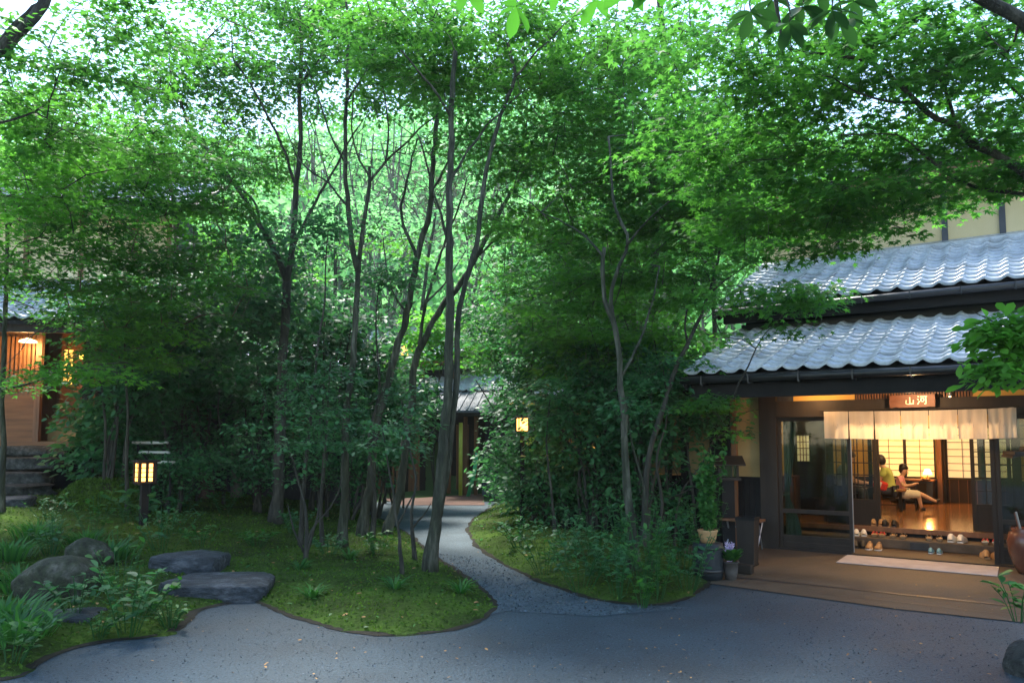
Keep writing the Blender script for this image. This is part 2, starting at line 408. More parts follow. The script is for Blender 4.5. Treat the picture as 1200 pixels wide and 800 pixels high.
def make_tree(name, label, cat, stems, blobs, leaf='leaf_maple', shape='quad', bark='bark_dark', size=0.06, nleaf=70, spray=0.42,
              layer=0.35, tilt=0.45, droop=0.35, thick=0.05, tip=0.005, group=None, lowest=0.25, twigs=3, bare=(), bend=0.0, crownname='crown', gnarl=0.02, sizev=0.25):
    """stems: list of (world points, r_base, r_top); blobs: list of (centre, radii, count)"""
    base = np.array(stems[0][0][0], float)
    root = thing(name, label, cat, base, 0, group)
    tb = MB(0.10)
    nodes = []
    zmin = base[2]
    ztop = max(np.array(s[0])[:, 2].max() for s in stems)
    for si, (pts, r0, r1) in enumerate(stems):
        q = catmull(pts)
        t = np.linspace(0, 1, len(q))
        rr = r0 + (r1 - r0) * t ** 0.8
        w = rng.normal(0, gnarl, (len(q), 3)); 
        k = np.ones(5) / 5
        for a in range(3): w[:, a] = np.convolve(w[:, a], k, 'same')
        w[0] = 0; q = q + w * np.minimum(1, t * 8)[:, None]
        if si == 0:
            rr = rr * (1 + 0.55 * np.exp(-t * len(q) * 0.12 / 0.16)); q[0, 2] -= 0.12
        tb.tube(q - base, rr * (1 + rng.normal(0, 0.03, len(q))), n=9 if r0 > 0.04 else 6)
        for p in q:
            if p[2] > zmin + lowest * (ztop - zmin): nodes.append(p)
    nodes = np.array(nodes)
    L = Leaves()
    if blobs:
        A, W = blobpts(list(blobs) + list(bare), layer)
        nb = sum(b_[2] for b_ in bare); leafy_ = np.arange(len(A)) < len(A) - nb
        d0 = np.array([np.min(np.linalg.norm(nodes - a, axis=1)) for a in A])
        order = np.argsort(d0)
        NP = np.zeros((len(nodes) + len(A) * 14 + 10, 3)); NP[:len(nodes)] = nodes; cnt = len(nodes)
        dirs = np.zeros((len(A), 3))
        bl = []
        for i in order:
            a = A[i]
            v = a - NP[:cnt]; dist = np.linalg.norm(v, axis=1)
            cost = dist + 0.5 * np.maximum(0, -v[:, 2] + 0.05) + 0.15 * np.maximum(0, 0.25 - dist)
            j = int(np.argmin(cost)); s = NP[j].copy(); dd = dist[j]
            m = max(2, min(12, int(dd / 0.22)))
            t = np.linspace(0, 1, m + 1)[1:, None]
            midp = (s + a) / 2 + np.array([0, 0, 0.12 * dd]) + rng.normal(0, 0.06 * dd, 3)
            q = (1 - t) ** 2 * s + 2 * (1 - t) * t * midp + t ** 2 * a
            q[:-1] += rng.normal(0, 0.02 * min(1, dd), (len(q) - 1, 3))
            NP[cnt:cnt + m] = q; cnt += m
            h = a - s; h[2] = 0; c = a - W[i]; c[2] = 0
            h = h / (np.linalg.norm(h) + 1e-6) + 0.5 * c / (np.linalg.norm(c) + 1e-6) + rng.normal(0, 0.2, 3) * [1, 1, 0]
            dirs[i] = h / (np.linalg.norm(h) + 1e-6)
            bl.append((s, q, dd))
        for s, q, dd in bl:
            qq = np.vstack([s, q]) - base
            r = tip * (1 + 1.6 * dd)
            tb.tube(qq, np.linspace(r, tip * 0.6, len(qq)), n=4 if dd < 1.2 else 5, cap=False)
        if twigs:
            for i in range(len(A)):
                for k in range(twigs):
                    an = rng.uniform(-1.3, 1.3); c_, s_ = math.cos(an), math.sin(an); d = dirs[i]
                    e = np.array([c_ * d[0] - s_ * d[1], s_ * d[0] + c_ * d[1], 0]) * spray * rng.uniform(0.6, 1.0); e[2] = -droop * spray * 0.6
                    p0 = A[i] - base; tb.tube([p0, p0 + e * 0.5 + [0, 0, 0.02], p0 + e], [tip * 0.5, tip * 0.4, tip * 0.2], n=3, cap=False)
        A = A[leafy_]; dirs = dirs[leafy_]
        sprays(L, A - base, dirs, spray * rng.uniform(0.75, 1.25, len(A)), nleaf, size, shape, tilt, droop, thick, sizev)
        link(crownname, L.mesh(crownname, leaf), root)
    tr = tb.build('trunk' if cat == 'tree' else 'stem', bark, root, smooth=True)
    return root

# ------------------------------------------------------------------ terrain
def sdf(poly, X, Y):
    poly = np.array(poly)[:, :2]; n = len(poly)
    d = np.full(X.shape, 1e9); ins = np.zeros(X.shape, bool)
    for i in range(n):
        a = poly[i]; b = poly[(i + 1) % n]; e = b - a
        wx, wy = X - a[0], Y - a[1]
        t = np.clip((wx * e[0] + wy * e[1]) / (e @ e + 1e-12), 0, 1)
        d = np.minimum(d, np.hypot(wx - e[0] * t, wy - e[1] * t))
        c = ((a[1] > Y) != (b[1] > Y))
        xi = (b[0] - a[0]) * (Y - a[1]) / (b[1] - a[1] + 1e-12) + a[0]
        ins ^= c & (X < xi)
    return np.where(ins, d, -d)
def gp(*pxs): return [tuple(G(*p)[:2]) for p in pxs]
LEFT = gp((-260, 800), (20, 797), (48, 772), (110, 752), (200, 744), (226, 716), (292, 700), (340, 722), (400, 738), (460, 745), (520, 740), (562, 727), (582, 711),
          (572, 696), (546, 676), (522, 661), (502, 648), (480, 627), (448, 609), (430, 603)) + [(-3.4, 17.2), (-4.5, 19.5), (-9, 24), (-24, 26), (-30, 8), (-14, 2.5)]
RIGHT = gp((577, 594), (556, 607), (548, 622), (560, 641), (592, 662), (640, 684), (700, 703), (760, 710), (802, 703), (826, 688), (838, 668)) + \
    [tuple(inn(-2.1, -0.9)[:2]), tuple(inn(-2.2, -0.1)[:2]), tuple(inn(-4.7, -0.05)[:2]), tuple(inn(-5, 3)[:2]), (3.0, 19.2), (-0.3, 18.7)]
def vnoise(x, y):
    return 0.5 * np.sin(1.7 * x + 1.3 * np.sin(0.9 * y)) * np.cos(1.4 * y + 0.8 * np.sin(1.1 * x)) + 0.25 * np.sin(3.9 * x + 2.1 * y) * np.sin(3.1 * y - 1.7 * x)
def moundh(sd, X, Y, side):
    t = np.clip(sd / (0.9 if side == 'L' else 1.6), 0, 1)
    h = (0.10 if side == 'L' else 0.22) * (1 - (1 - t) ** 2) + 0.05 * vnoise(X * 1.2, Y * 1.2) * t + 0.016 * vnoise(X * 6, Y * 6) + 0.010 * vnoise(X * 15 + 3, Y * 14)
    if side == 'L':
        sl_ = np.clip((-X - 3.2) / 5.0, 0, 1) * np.clip((Y - 5.5) / 6.0, 0, 1)
        h = h + 0.5 * sl_ ** 1.1 * np.clip(sd, 0, 1)
    return np.where(sd > 0, h + 0.01, 0.25 * sd)
def H(x, y):
    X = np.array([[x]], float); Y = np.array([[y]], float)
    best = 0.0
    for poly, side in ((LEFT, 'L'), (RIGHT, 'R')):
        s = sdf(poly, X, Y)
        if s[0, 0] > 0: best = max(best, float(moundh(s, X, Y, side)[0, 0]))
    return best
def GH(px, py):
    z = 0.0
    for _ in range(12):
        q = G(px, py, z); z = 0.5 * z + 0.5 * H(q[0], q[1])
    q = G(px, py, z); q[2] = H(q[0], q[1])
    return q

def mound(poly, side, name, res=0.11):
    p = np.array(poly)[:, :2]; x0, y0 = p.min(0) - 0.3; x1, y1 = p.max(0) + 0.3
    x0 = max(x0, -16); y0 = max(y0, 2.5)
    xs = np.arange(x0, x1, res); ys = np.arange(y0, y1, res)
    X, Y = np.meshgrid(xs, ys); sd = sdf(poly, X, Y); Z = moundh(sd, X, Y, side)
    ny, nx = X.shape; idx = np.arange(nx * ny).reshape(ny, nx)
    q = np.stack([idx[:-1, :-1], idx[:-1, 1:], idx[1:, 1:], idx[1:, :-1]], -1).reshape(-1, 4)
    keep = (sd.ravel()[q] > -0.25).all(1)
    q = q[keep]
    used = np.unique(q); remap = -np.ones(nx * ny, int); remap[used] = np.arange(len(used))
    V = np.stack([X.ravel()[used], Y.ravel()[used], Z.ravel()[used]], 1)
    me = bpy.data.meshes.new(name); me.from_pydata(V.tolist(), [], remap[q].tolist()); me.update()
    o = link(name, me, None, 'moss', True); tag(o, kind='structure')
    return o
mound(LEFT, 'L', 'mossy_ground'); mound(RIGHT, 'R', 'mossy_bank')

def soil_rim(poly, name, m):
    p = np.array(poly, float)[:, :2]; q = []
    for i in range(m):
        a, b_ = p[i], p[i + 1]; k = max(1, int(np.linalg.norm(b_ - a) / .07))
        q += [a + (b_ - a) * j / k for j in range(k)]
    q = np.array(q); kk = np.ones(7) / 7; qs = q.copy()
    for c in range(2): qs[3:-3, c] = np.convolve(q[:, c], kk, 'same')[3:-3]
    t_ = unit(np.gradient(qs, axis=0)); nn = np.stack([t_[:, 1], -t_[:, 0]], 1)
    test = sdf(poly, qs[:, 0] + nn[:, 0] * .1, qs[:, 1] + nn[:, 1] * .1); nn = np.where((test > 0)[:, None], -nn, nn)
    w = .012 + .045 * np.abs(np.sin(np.arange(len(qs)) * .23) * np.sin(np.arange(len(qs)) * .071 + 1)) + .025 * rng.random(len(qs))
    vs = []
    for i in range(len(qs)):
        o_ = qs[i] + nn[i] * w[i]; i_ = qs[i] - nn[i] * .05
        vs += [(i_[0], i_[1], .010), (qs[i][0], qs[i][1], .012), (o_[0], o_[1], .0055)]
    fs = []
    for i in range(len(qs) - 1): a = 3 * i; fs += [(a, a + 1, a + 4, a + 3), (a + 1, a + 2, a + 5, a + 4)]
    me = bpy.data.meshes.new(name); me.from_pydata(vs, [], fs); me.update(); tag(link(name, me, None, 'soil', True), kind='structure')
soil_rim(LEFT, 'soil_edge', 20); soil_rim(RIGHT, 'soil_edge', 11)
def sheet(name, mat, pts, z):
    me = bpy.data.meshes.new(name); me.from_pydata([(p[0], p[1], z) for p in pts], [], [list(range(len(pts)))]); me.update()
    o = link(name, me, None, mat); return tag(o, kind='structure')
# ground: one sheet to the horizon with the hill rising behind the garden
def hillz(x, y):
    r = np.maximum(0, y - 23 - 2.5 * np.sin(x * 0.13))
    return np.minimum(26, 0.62 * r ** 1.0) * (1 + 0.12 * np.sin(x * 0.11 + 1)) - 0.02 + 0.0 * x
xs = np.concatenate([np.linspace(-260, -62, 12), np.arange(-60, 60.1, 2.5), np.linspace(62, 260, 12)])
ys = np.concatenate([[-120, -60, -20, -5, 5, 15], np.arange(20, 90, 2.5), np.linspace(95, 400, 12)])
X, Y = np.meshgrid(xs, ys); Z = hillz(X, Y)
V = np.stack([X.ravel(), Y.ravel(), Z.ravel()], 1); nx = len(xs)
F = [[j * nx + i, j * nx + i + 1, (j + 1) * nx + i + 1, (j + 1) * nx + i] for j in range(len(ys) - 1) for i in range(nx - 1)]
me = bpy.data.meshes.new('ground'); me.from_pydata(V.tolist(), [], F); me.update()
tag(link('ground', me, None, 'hill', True), kind='structure')
sheet('forecourt', 'asphalt', [(-16, -6), (16, -6), (16, 6), tuple(inn(6, -0.3)[:2]), tuple(inn(-2.2, -0.3)[:2]), (0.5, 18), (-6, 18), (-16, 12)], 0.0)
sheet('garden_path', 'path_gravel', gp((592, 716), (565, 722), (540, 690), (500, 655), (470, 622), (430, 604), (380, 600), (400, 590), (500, 586), (582, 588), (555, 606), (548, 622), (570, 650), (620, 680), (720, 708), (810, 712), (700, 722)), 0.004)
sheet('brick_red_path', 'red_path', gp((470, 592), (568, 592), (566, 578), (500, 566), (430, 560), (420, 575)), 0.012)
sheet('entrance_apron', 'apron', [tuple(inn(u, v)[:2]) for u, v in ((-2.3, -2.6), (-1.0, -3.1), (1.0, -3.35), (2.2, -3.3), (6, -3.4), (6, 1.2), (-2.3, 0.2))], 0.008)
b = MB(); b.v = [tuple(inn(u, v, 0.012)) for u, v in ((-2.2, -2.60), (-0.2, -2.63), (0, -2.62), (6, -2.68), (6, -2.60), (0, -2.56), (-0.2, -2.57), (-2.2, -2.555))]; b.f = [[0, 1, 2, 3, 4, 5, 6, 7]]
tag(b.build('drain_slot', 'drain'), kind='structure')
b = MB()
for (u0, v0, u1, v1) in ((0.2, -3.0, 2.0, -3.05), (2.0, -3.05, 2.02, -2.7), (-0.6, -3.0, -0.6, -2.65)):
    a0 = inn(u0, v0, 0.0125); a1 = inn(u1, v1, 0.0125); d = unit(a1 - a0); n_ = np.array([-d[1], d[0], 0]) * 0.006
    b.add([a0 - n_, a1 - n_, a1 + n_, a0 + n_], [(0, 1, 2, 3)])
tag(b.build('paving_seams', 'drain'), kind='structure')

# ------------------------------------------------------------------ the inn on the right
inn_root = thing('inn_building', 'traditional inn with two grey tiled roofs, cream upper wall and lit glazed entrance', 'building', INN0, INNA)
R = inn_root
def part(name, parent=R, label=None):
    o = bpy.data.objects.new(name, None); COL.objects.link(o); o.parent = parent
    if label: o['label'] = label
    return o
TW, TE = 0.262, 0.235
def tile_mesh(lip=0.036):
    vs = []; n = 9
    for k in range(n):
        s_ = k / (n - 1); x = -0.5 * TW + TW * 1.04 * s_
        z = 0.024 * (math.cos(2 * math.pi * s_ + 0.5) + .3 * math.cos(4 * math.pi * s_ + 1.2)) + (0.006 if k == n - 1 else 0)
        vs += [(x, 0, z + lip), (x, TE * 1.12, z), (x, 0.004, z + lip - 0.040)]
    f = []
    for k in range(n - 1):
        a = 3 * k; b_ = 3 * (k + 1)
        f += [(a, b_, b_ + 1, a + 1), (a + 2, b_ + 2, b_, a)]
    me = bpy.data.meshes.new('roof_tile'); me.from_pydata(vs, [], f); me.materials.append(M['tile']); me.shade_smooth()
    return me, vs, f
tile_me, tile_v, tile_f = tile_mesh()
def roof_tiles(parent, u0, cols, v0, z0, v1, z1, n_obj, rows=None, joined='tile_field'):
    """courses of wave tiles from the eave (v0,z0) up to (v1,z1); the first n_obj are objects"""
    Ls = math.hypot(v1 - v0, z1 - z0); rows = rows or int(Ls / TE); pit = math.atan2(z1 - z0, v1 - v0)
    mb = MB(); k = 0
    for r in range(rows):
        for c in range(cols):
            x = u0 + (c + 0.5) * TW; y = v0 + math.cos(pit) * r * TE; z = z0 + math.sin(pit) * r * TE
            j = (random.uniform(-.006, .006), random.uniform(-.008, .008), random.uniform(-0.003, 0.006))
            mtx = Matrix.Translation((x + j[0], y + j[1], z + j[2] + 0.03)) @ Matrix.Rotation(pit + random.uniform(-.008, .008), 4, 'X') @ Matrix.Rotation(random.uniform(-.008, .008), 4, 'Z')
            if k < n_obj:
                o = bpy.data.objects.new('tile', tile_me); COL.objects.link(o); o.parent = parent; o.matrix_local = mtx
            else: mb.add(tile_v, tile_f, mtx)
            k += 1
    if mb.v: tag(mb.build(joined, 'tile', parent, True), kind='stuff')
def slab(name, mat, parent, u0, u1, v0, z0, v1, z1, th=0.08):
    vs = [(u0, v0, z0 - th), (u1, v0, z0 - th), (u1, v1, z1 - th), (u0, v1, z1 - th), (u0, v0, z0), (u1, v0, z0), (u1, v1, z1), (u0, v1, z1)]
    return MB().add(vs, [(0, 3, 2, 1), (4, 5, 6, 7), (0, 1, 5, 4), (1, 2, 6, 5), (2, 3, 7, 6), (3, 0, 4, 7)]).build(name, mat, parent)
UE = 3.5
# lower roof
lr = slab('lower_roof', 'wood_black', R, -1.75, UE + 0.2, -1.48, 2.44, 1.2, 3.36)
lr['label'] = 'lower roof of grey wave tiles over the entrance'
roof_tiles(lr, -1.77, 20, -1.52, 2.44, 1.2, 3.36, 240)
box('fascia', 'wood_black', lr, -1.72, UE + 0.2, -1.40, -1.34, 2.13, 2.36)
g = MB().tube([(-1.80, -1.56, 2.37), (UE + 0.2, -1.56, 2.37)], 0.05, 10); g.build('gutter', 'gutter_metal', lr, True)
for u in np.arange(-1.5, UE, 0.62): MB().box(u - .008, u + .008, -1.57, -1.36, 2.30, 2.325).box(u - .008, u + .008, -1.625, -1.61, 2.30, 2.42).build('gutter_bracket', 'gutter_metal', lr)
slab('barge_board', 'wood_black', lr, -1.80, -1.753, -1.46, 2.47, 1.2, 3.39, 0.20)
box('soffit', 'wood_black', R, -1.70, UE, -1.33, -0.04, 2.335, 2.355)
for u in np.arange(-1.6, UE, 0.45): box('rafter', 'wood_dark', R, u - .03, u + .03, -1.32, -0.05, 2.26, 2.333)
box('ridge_flashing', 'gutter_metal', lr, -1.78, UE + .2, 1.10, 1.148, 3.36, 3.46)
box('clerestory_wall', 'wood_black', R, -1.72, UE + .2, 1.15, 1.25, 3.1, 3.86)
# upper roof
ur = slab('upper_roof', 'wood_black', R, -1.97, UE + 0.2, 0.62, 3.68, 3.3, 4.87)
ur['label'] = 'upper roof of grey wave tiles under the cream wall'
roof_tiles(ur, -1.99, 21, 0.56, 3.68, 3.26, 4.86, 60)
box('fascia', 'wood_black', ur, -1.95, UE + .2, 0.70, 0.76, 3.44, 3.60)
MB().tube([(-2.02, 0.53, 3.61), (UE + 0.2, 0.53, 3.61)], 0.05, 10).build('gutter', 'gutter_metal', ur, True)
for u in np.arange(-1.7, UE, 0.62): MB().box(u - .008, u + .008, 0.462, 0.475, 3.54, 3.66).build('gutter_bracket', 'gutter_metal', ur)
slab('barge_board', 'wood_black', ur, -2.02, -1.973, 0.62, 3.70, 3.26, 4.89, 0.2)
slab('ridge_cap', 'tile', ur, -1.99, UE + .2, 3.04, 4.86, 3.19, 4.93, 0.08)
box('soffit', 'wood_black', R, -1.9, UE, 0.77, 1.148, 3.56, 3.58)
# upper storey
box('upper_wall', 'plaster_cream', R, -1.95, UE + .6, 3.2, 3.35, 4.7, 6.4)
for px in (984, 1107, 1175):
    u, _ = onface(px, 265, 3.17); box('post', 'post_blue', R, u - .045, u + .045, 3.15, 3.197, 4.8, 6.2)
box('wall_beam', 'post_blue', R, -1.95, UE, 3.155, 3.195, 5.98, 6.1)
tr_ = slab('top_roof', 'wood_black', R, -2.4, UE + .6, 2.2, 6.0, 5.5, 7.3, 0.1)
roof_tiles(tr_, -2.42, 24, 2.12, 6.0, 5.5, 7.3, 0, joined='tile_field')
box('fascia', 'wood_brown', tr_, -2.4, UE + .6, 2.24, 2.30, 5.80, 5.895)
slab('soffit', 'wood_brown', R, -2.38, UE + .6, 2.31, 5.93, 3.19, 6.0, 0.02)
slab('far_roof_slope', 'tile', R, -2.4, UE + .6, 5.5, 7.3, 9.0, 5.9, 0.1)
box('side_wall', 'plaster_tan', R, -1.95, -1.80, 3.36, 8.4, 0.0, 5.9)
box('side_wall', 'dark_wall', R, -1.72, -1.62, 1.26, 3.19, 2.5, 4.0)
# ground floor front
box('post', 'wood_dark', R, -1.20, -0.955, -0.06, 0.10, 0.0, 2.6)
box('post', 'wood_black', R, -1.95, -1.63, -0.07, 0.10, 0.0, 2.6)
box('post', 'wood_brown', R, -1.625, -1.545, -0.05, 0.06, 0.0, 2.6)
box('plaster_panel', 'plaster_tan', R, -1.54, -1.205, 0.0, 0.06, 1.03, 2.5)
box('rail', 'wood_black', R, -1.54, -1.205, -0.03, 0.05, 0.985, 1.028)
for i in range(4): box('plank', 'wood_black', R, -1.54 + .084 * i, -1.54 + .084 * i + .079, -0.012 + 0.004 * (i % 2), 0.05, 0.03, 0.984)
box('lintel', 'wood_dark', R, -0.953, 3.3, -0.07, 0.08, 1.90, 2.128)
box('sill', 'wood_dark', R, -0.953, 0.0, -0.05, 0.09, 0.0, 0.035)
box('threshold_rail', 'wood_dark', R, 0.0, 3.3, -0.03, 0.05, 0.009, 0.022)
# transom strip above the lintel
tr = part('transom')
box('panel', 'plaster_ochre', tr, -0.72, 0.10, 0.02, 0.05, 2.13, 2.6)
box('panel', 'plaster_ochre', tr, 1.50, 3.2, 0.02, 0.05, 2.13, 2.6)
for u in np.arange(0.12, 1.5, 0.034): box('slat', 'wood_brown', tr, u, u + .016, 0.0, 0.03, 2.13, 2.33)
box('backing', 'dark_wall', tr, 0.10, 1.5, 0.055, 0.08, 2.13, 2.6)
box('panel_left', 'dark_wall', tr, -0.95, -0.725, 0.02, 0.05, 2.13, 2.6)
# glazed front doors
def front_door(u0, u1, v):
    d = part('glass_door')
    box('stile', 'wood_dark', d, u0, u0 + .045, v, v + .045, 0.036, 1.898)
    box('stile', 'wood_dark', d, u1 - .045, u1, v, v + .045, 0.036, 1.898)
    box('rail', 'wood_dark', d, u0 + .046, u1 - .046, v + .003, v + .042, 0.53, 0.587)
    box('rail', 'wood_dark', d, u0 + .046, u1 - .046, v + .003, v + .042, 0.18, 0.216)
    box('rail', 'wood_dark', d, u0 + .046, u1 - .046, v + .003, v + .042, 1.84, 1.898)
    box('rail', 'wood_dark', d, u0 + .046, u1 - .046, v + .003, v + .042, 0.036, 0.06)
    for i in range(2): box('plank', 'wood_dark', d, u0 + .046, u1 - .046, v + .014, v + .03, 0.061 + i * .06, 0.118 + i * .06)
    for z0, z1 in ((0.217, 0.529), (0.588, 1.839)): box('pane', 'glass', d, u0 + .046, u1 - .046, v + .02, v + .024, z0, z1)
    return d
front_door(-0.95, 0.03, -0.005)
front_door(1.72, 2.70, -0.005)
box('post', 'wood_dark', R, 2.705, 2.82, -0.06, 0.10, 0.0, 1.898)
box('plaster_panel', 'plaster_tan', R, 2.825, 4.3, 0.0, 0.06, 1.03, 1.898)
box('plaster_panel', 'plaster_tan', R, 3.305, 4.3, 0.0, 0.06, 1.90, 2.44)
for i in range(8): box('plank', 'wood_black', R, 2.825 + .184 * i, 2.825 + .184 * i + .178, -0.012 + 0.004 * (i % 2), 0.05, 0.03, 1.028)
box('door_edge', 'metal_grey', R, 0.031, 0.037, -0.004, 0.038, 0.036, 1.898)
box('post', 'wood_dark', R, 1.66, 1.715, 0.045, 0.15, 0.0, 1.898)
# interior shell
fl = box('interior_floor', 'floor_wood', R, -3.2, 4.2, 1.30, 6.8, 0.235, 0.27)
box('floor_edge', 'wood_brown', R, -3.2, 4.2, 1.262, 1.298, 0.20, 0.272)
box('floor_riser', 'wood_black', R, -3.2, 4.2, 1.30, 1.36, 0.0, 0.234)
box('stone_step', 'stone_step', R, -1.1, 4.2, 0.88, 1.258, 0.012, 0.15, bevel=0.012)
box('entry_floor', 'apron', R, -3.2, 4.2, 0.055, 1.30, -0.05, 0.0118)
box('step_hatch', 'drain', R, 0.62, 0.86, 0.872, 0.879, 0.02, 0.12)
box('ceiling', 'wood_brown', R, -3.2, 4.2, 0.12, 6.9, 2.44, 2.50)
box('side_wall', 'plaster_ochre', R, -3.3, -3.2, 0.1, 6.9, 0, 2.5)
box('side_wall', 'plaster_ochre', R, 4.2, 4.3, 0.1, 6.9, 0, 2.5)
box('back_wall', 'plaster_ochre', R, -3.2, 4.2, 6.86, 6.95, 0.2, 2.5)
box('back_wainscot', 'wood_dark', R, -3.2, 0.50, 6.78, 6.858, 0.271, 0.76)
box('back_wainscot', 'wood_dark', R, 0.66, 4.1, 6.78, 6.858, 0.271, 0.75)
for u in np.arange(-0.9, 3.0, 0.16):
    if not (0.40 < u < 0.70): box('batten', 'wood_brown', R, u, u + .012, 6.765, 6.779, 0.28, 0.74)
box('back_post', 'wood_brown', R, 0.50, 0.59, 6.62, 6.77, 0.271, 2.43)
box('back_post', 'wood_dark', R, 0.60, 0.655, 6.70, 6.857, 0.271, 2.43)
def shoji(u0, u1, z0, z1, v, cols, rows, mat, name='shoji_screen', fr=.03):
    s = part(name)
    box('paper', mat, s, u0, u1, v, v + .008, z0, z1)
    box('frame', 'wood_dark', s, u0 - fr, u0, v - .02, v + .012, z0 - fr, z1 + fr); box('frame', 'wood_dark', s, u1, u1 + fr, v - .02, v + .012, z0 - fr, z1 + fr)
    box('frame', 'wood_dark', s, u0, u1, v - .02, v + .012, z0 - fr, z0); box('frame', 'wood_dark', s, u0, u1, v - .02, v + .012, z1, z1 + fr)
    for i in range(1, cols): u = u0 + (u1 - u0) * i / cols; box('lattice_bar', 'wood_brown', s, u - .006, u + .006, v - .014, v - .001, z0, z1)
    for i in range(1, rows): z = z0 + (z1 - z0) * i / rows; box('lattice_bar', 'wood_brown', s, u0, u1, v - .010, v - .0015, z - .006, z + .006)
shoji(-0.68, -0.13, 0.79, 1.80, 6.76, 2, 8, 'paper_lit')
shoji(-0.07, 0.44, 0.79, 1.80, 6.76, 2, 8, 'paper_lit')
shoji(0.69, 1.22, 0.79, 1.80, 6.76, 2, 7, 'paper_dim')
shoji(1.28, 1.9, 0.79, 1.80, 6.76, 2, 7, 'paper_dim')
# small lattice window in the dark side door, seen through the glass
ua, za = onface(934.5, 510, 2.6); ub, zb = onface(949.5, 540, 2.6)
shoji(ua, ub, zb, za, 2.56, 4, 4, 'paper_dim', 'lattice_window', .015)
box('inner_door', 'wood_dark', R, ua - 0.09, ub + .38, 2.575, 2.62, 0.272, 2.2)
box('inner_wall', 'plaster_ochre', R, -3.2, ua - 0.09, 2.64, 2.70, 0.272, 2.43)
box('inner_wall', 'plaster_ochre', R, ub + .38, ub + .75, 2.64, 2.70, 1.9, 2.43)
# inner lattice doors on the floor edge
def inner_door(u0, u1, cols, v=1.42):
    d = part('lattice_door')
    z0, z1 = 0.273, 2.0
    for a in (u0, u1 - .05): box('stile', 'wood_dark', d, a, a + .05, v, v + .035, z0, z1)
    box('panel', 'wood_dark', d, u0 + .051, u1 - .051, v + .01, v + .028, z0, 0.62)
    box('rail', 'wood_dark', d, u0 + .051, u1 - .051, v + .002, v + .034, 0.621, 0.66)
    box('rail', 'wood_dark', d, u0 + .051, u1 - .051, v + .002, v + .034, 1.96, z1)
    for i in range(1, cols):
        u = u0 + .05 + (u1 - u0 - .1) * i / cols; box('lattice_bar', 'wood_dark', d, u - .007, u + .007, v + .006, v + .03, 0.661, 1.959)
    for i in range(1, 7):
        z = 0.661 + 1.3 * i / 7; box('lattice_bar', 'wood_dark', d, u0 + .051, u1 - .051, v + .008, v + .028, z - .007, z + .007)
    box('pane', 'glass_clear', d, u0 + .051, u1 - .051, v + .018, v + .020, 0.661, 1.959)
inner_door(0.02, 0.17, 1, 1.46); inner_door(-0.66, 0.06, 4, 1.50)
inner_door(-0.36, 0.14, 3, 1.42)
inner_door(1.37, 1.86, 3, 1.42); inner_door(1.50, 2.3, 4, 1.47)
box('inner_lintel', 'wood_dark', R, -3.1, 4.1, 1.40, 1.54, 2.003, 2.12)
box('inner_transom', 'plaster_ochre', R, -3.1, 4.1, 1.45, 1.49, 2.122, 2.43)
box('inner_post', 'wood_dark', R, 1.87, 1.98, 1.40, 1.50, 0.273, 2.0)
box('counter', 'wood_brown', R, -1.75, -1.25, 2.1, 2.5, 0.27, 0.95)
# annex wing left of the entrance, behind the trees
box('annex_wall', 'plaster_tan', R, -4.6, -1.96, 0.02, 0.12, 1.03, 2.7)
for i in range(14):
    u = -4.6 + .19 * i; box('plank', 'wood_black', R, u, u + .182, -0.01 + 0.005 * (i % 2), 0.10, 0.0, 1.02)
for u in (-4.6, -3.85, -3.1, -2.42): box('post', 'wood_black', R, u, u + .11, -0.05, 0.10, 0.0, 2.6)
ua, _ = onface(692, 480, -0.02)
shoji(ua - .1, ua + 0.1, 1.35, 1.85, -0.04, 2, 4, 'window_amber', 'lit_window_or_wall', .02)
ua, za = onface(785, 468, -0.05); ub, zb = onface(791, 486, -0.05)
shoji(ua, ub, zb, za, -0.06, 1, 2, 'window_amber', 'lit_window_or_wall', .012)
ar = slab('annex_roof', 'wood_black', R, -4.8, -1.82, -0.5, 2.30, 1.9, 2.75)
roof_tiles(ar, -4.8, 11, -0.55, 2.30, 1.9, 2.75, 0)
box('annex_back_wall', 'dark_wall', R, -4.6, -1.96, 3.0, 3.1, 0, 2.6); box('annex_side_wall', 'dark_wall', R, -4.7, -4.605, 0.12, 3.1, 0, 2.2)

def at(u, v, z=0.0): return tuple(inn(u, v, z))
# inside lights
def lamp_light(name, parent, loc, power, col, r=0.06):
    l = bpy.data.lights.new(name, 'POINT'); l.energy = power; l.color = col; l.shadow_soft_size = r
    o = bpy.data.objects.new(name, l); COL.objects.link(o); o.parent = parent; o.location = loc; return o
PEND = [(-0.35, 6.2, 'glowing paper ceiling lamp above the left pair of shoji screens', 11), (0.22, 6.2, 'glowing paper ceiling lamp above the second pair of shoji screens', 11),
        (0.9, 3.6, 'large unseen ceiling lamp added to light the polished lobby floor', 30), (0.6, 0.6, 'unseen round ceiling lamp added just inside the glass doors to light the curtain', 34), (-1.2, 1.9, 'unseen round ceiling lamp added to brighten the room behind the fixed glass panel', 10)]  # last three are unseen, added to brighten lobby, curtain and left glass
for u, v, lab, pw in PEND:
    t = thing('ceiling_lamp', lab, 'ceiling lamp', at(u, v, 2.44), INNA, 'ceiling lamps in the lobby')
    MB().lathe([(0.03, -0.001), (0.05, -0.02), (0.015, -0.03)], 14).build('mount', 'wood_dark', t)
    MB().lathe([(0.06, -0.035), (0.13, -0.06), (0.14, -0.10), (0.09, -0.14)], 16).build('shade', 'lamp_white', t, True)
    lamp_light('bulb', t, (0, 0, -0.22), pw, (1.0, 0.62, 0.28), 0.08)
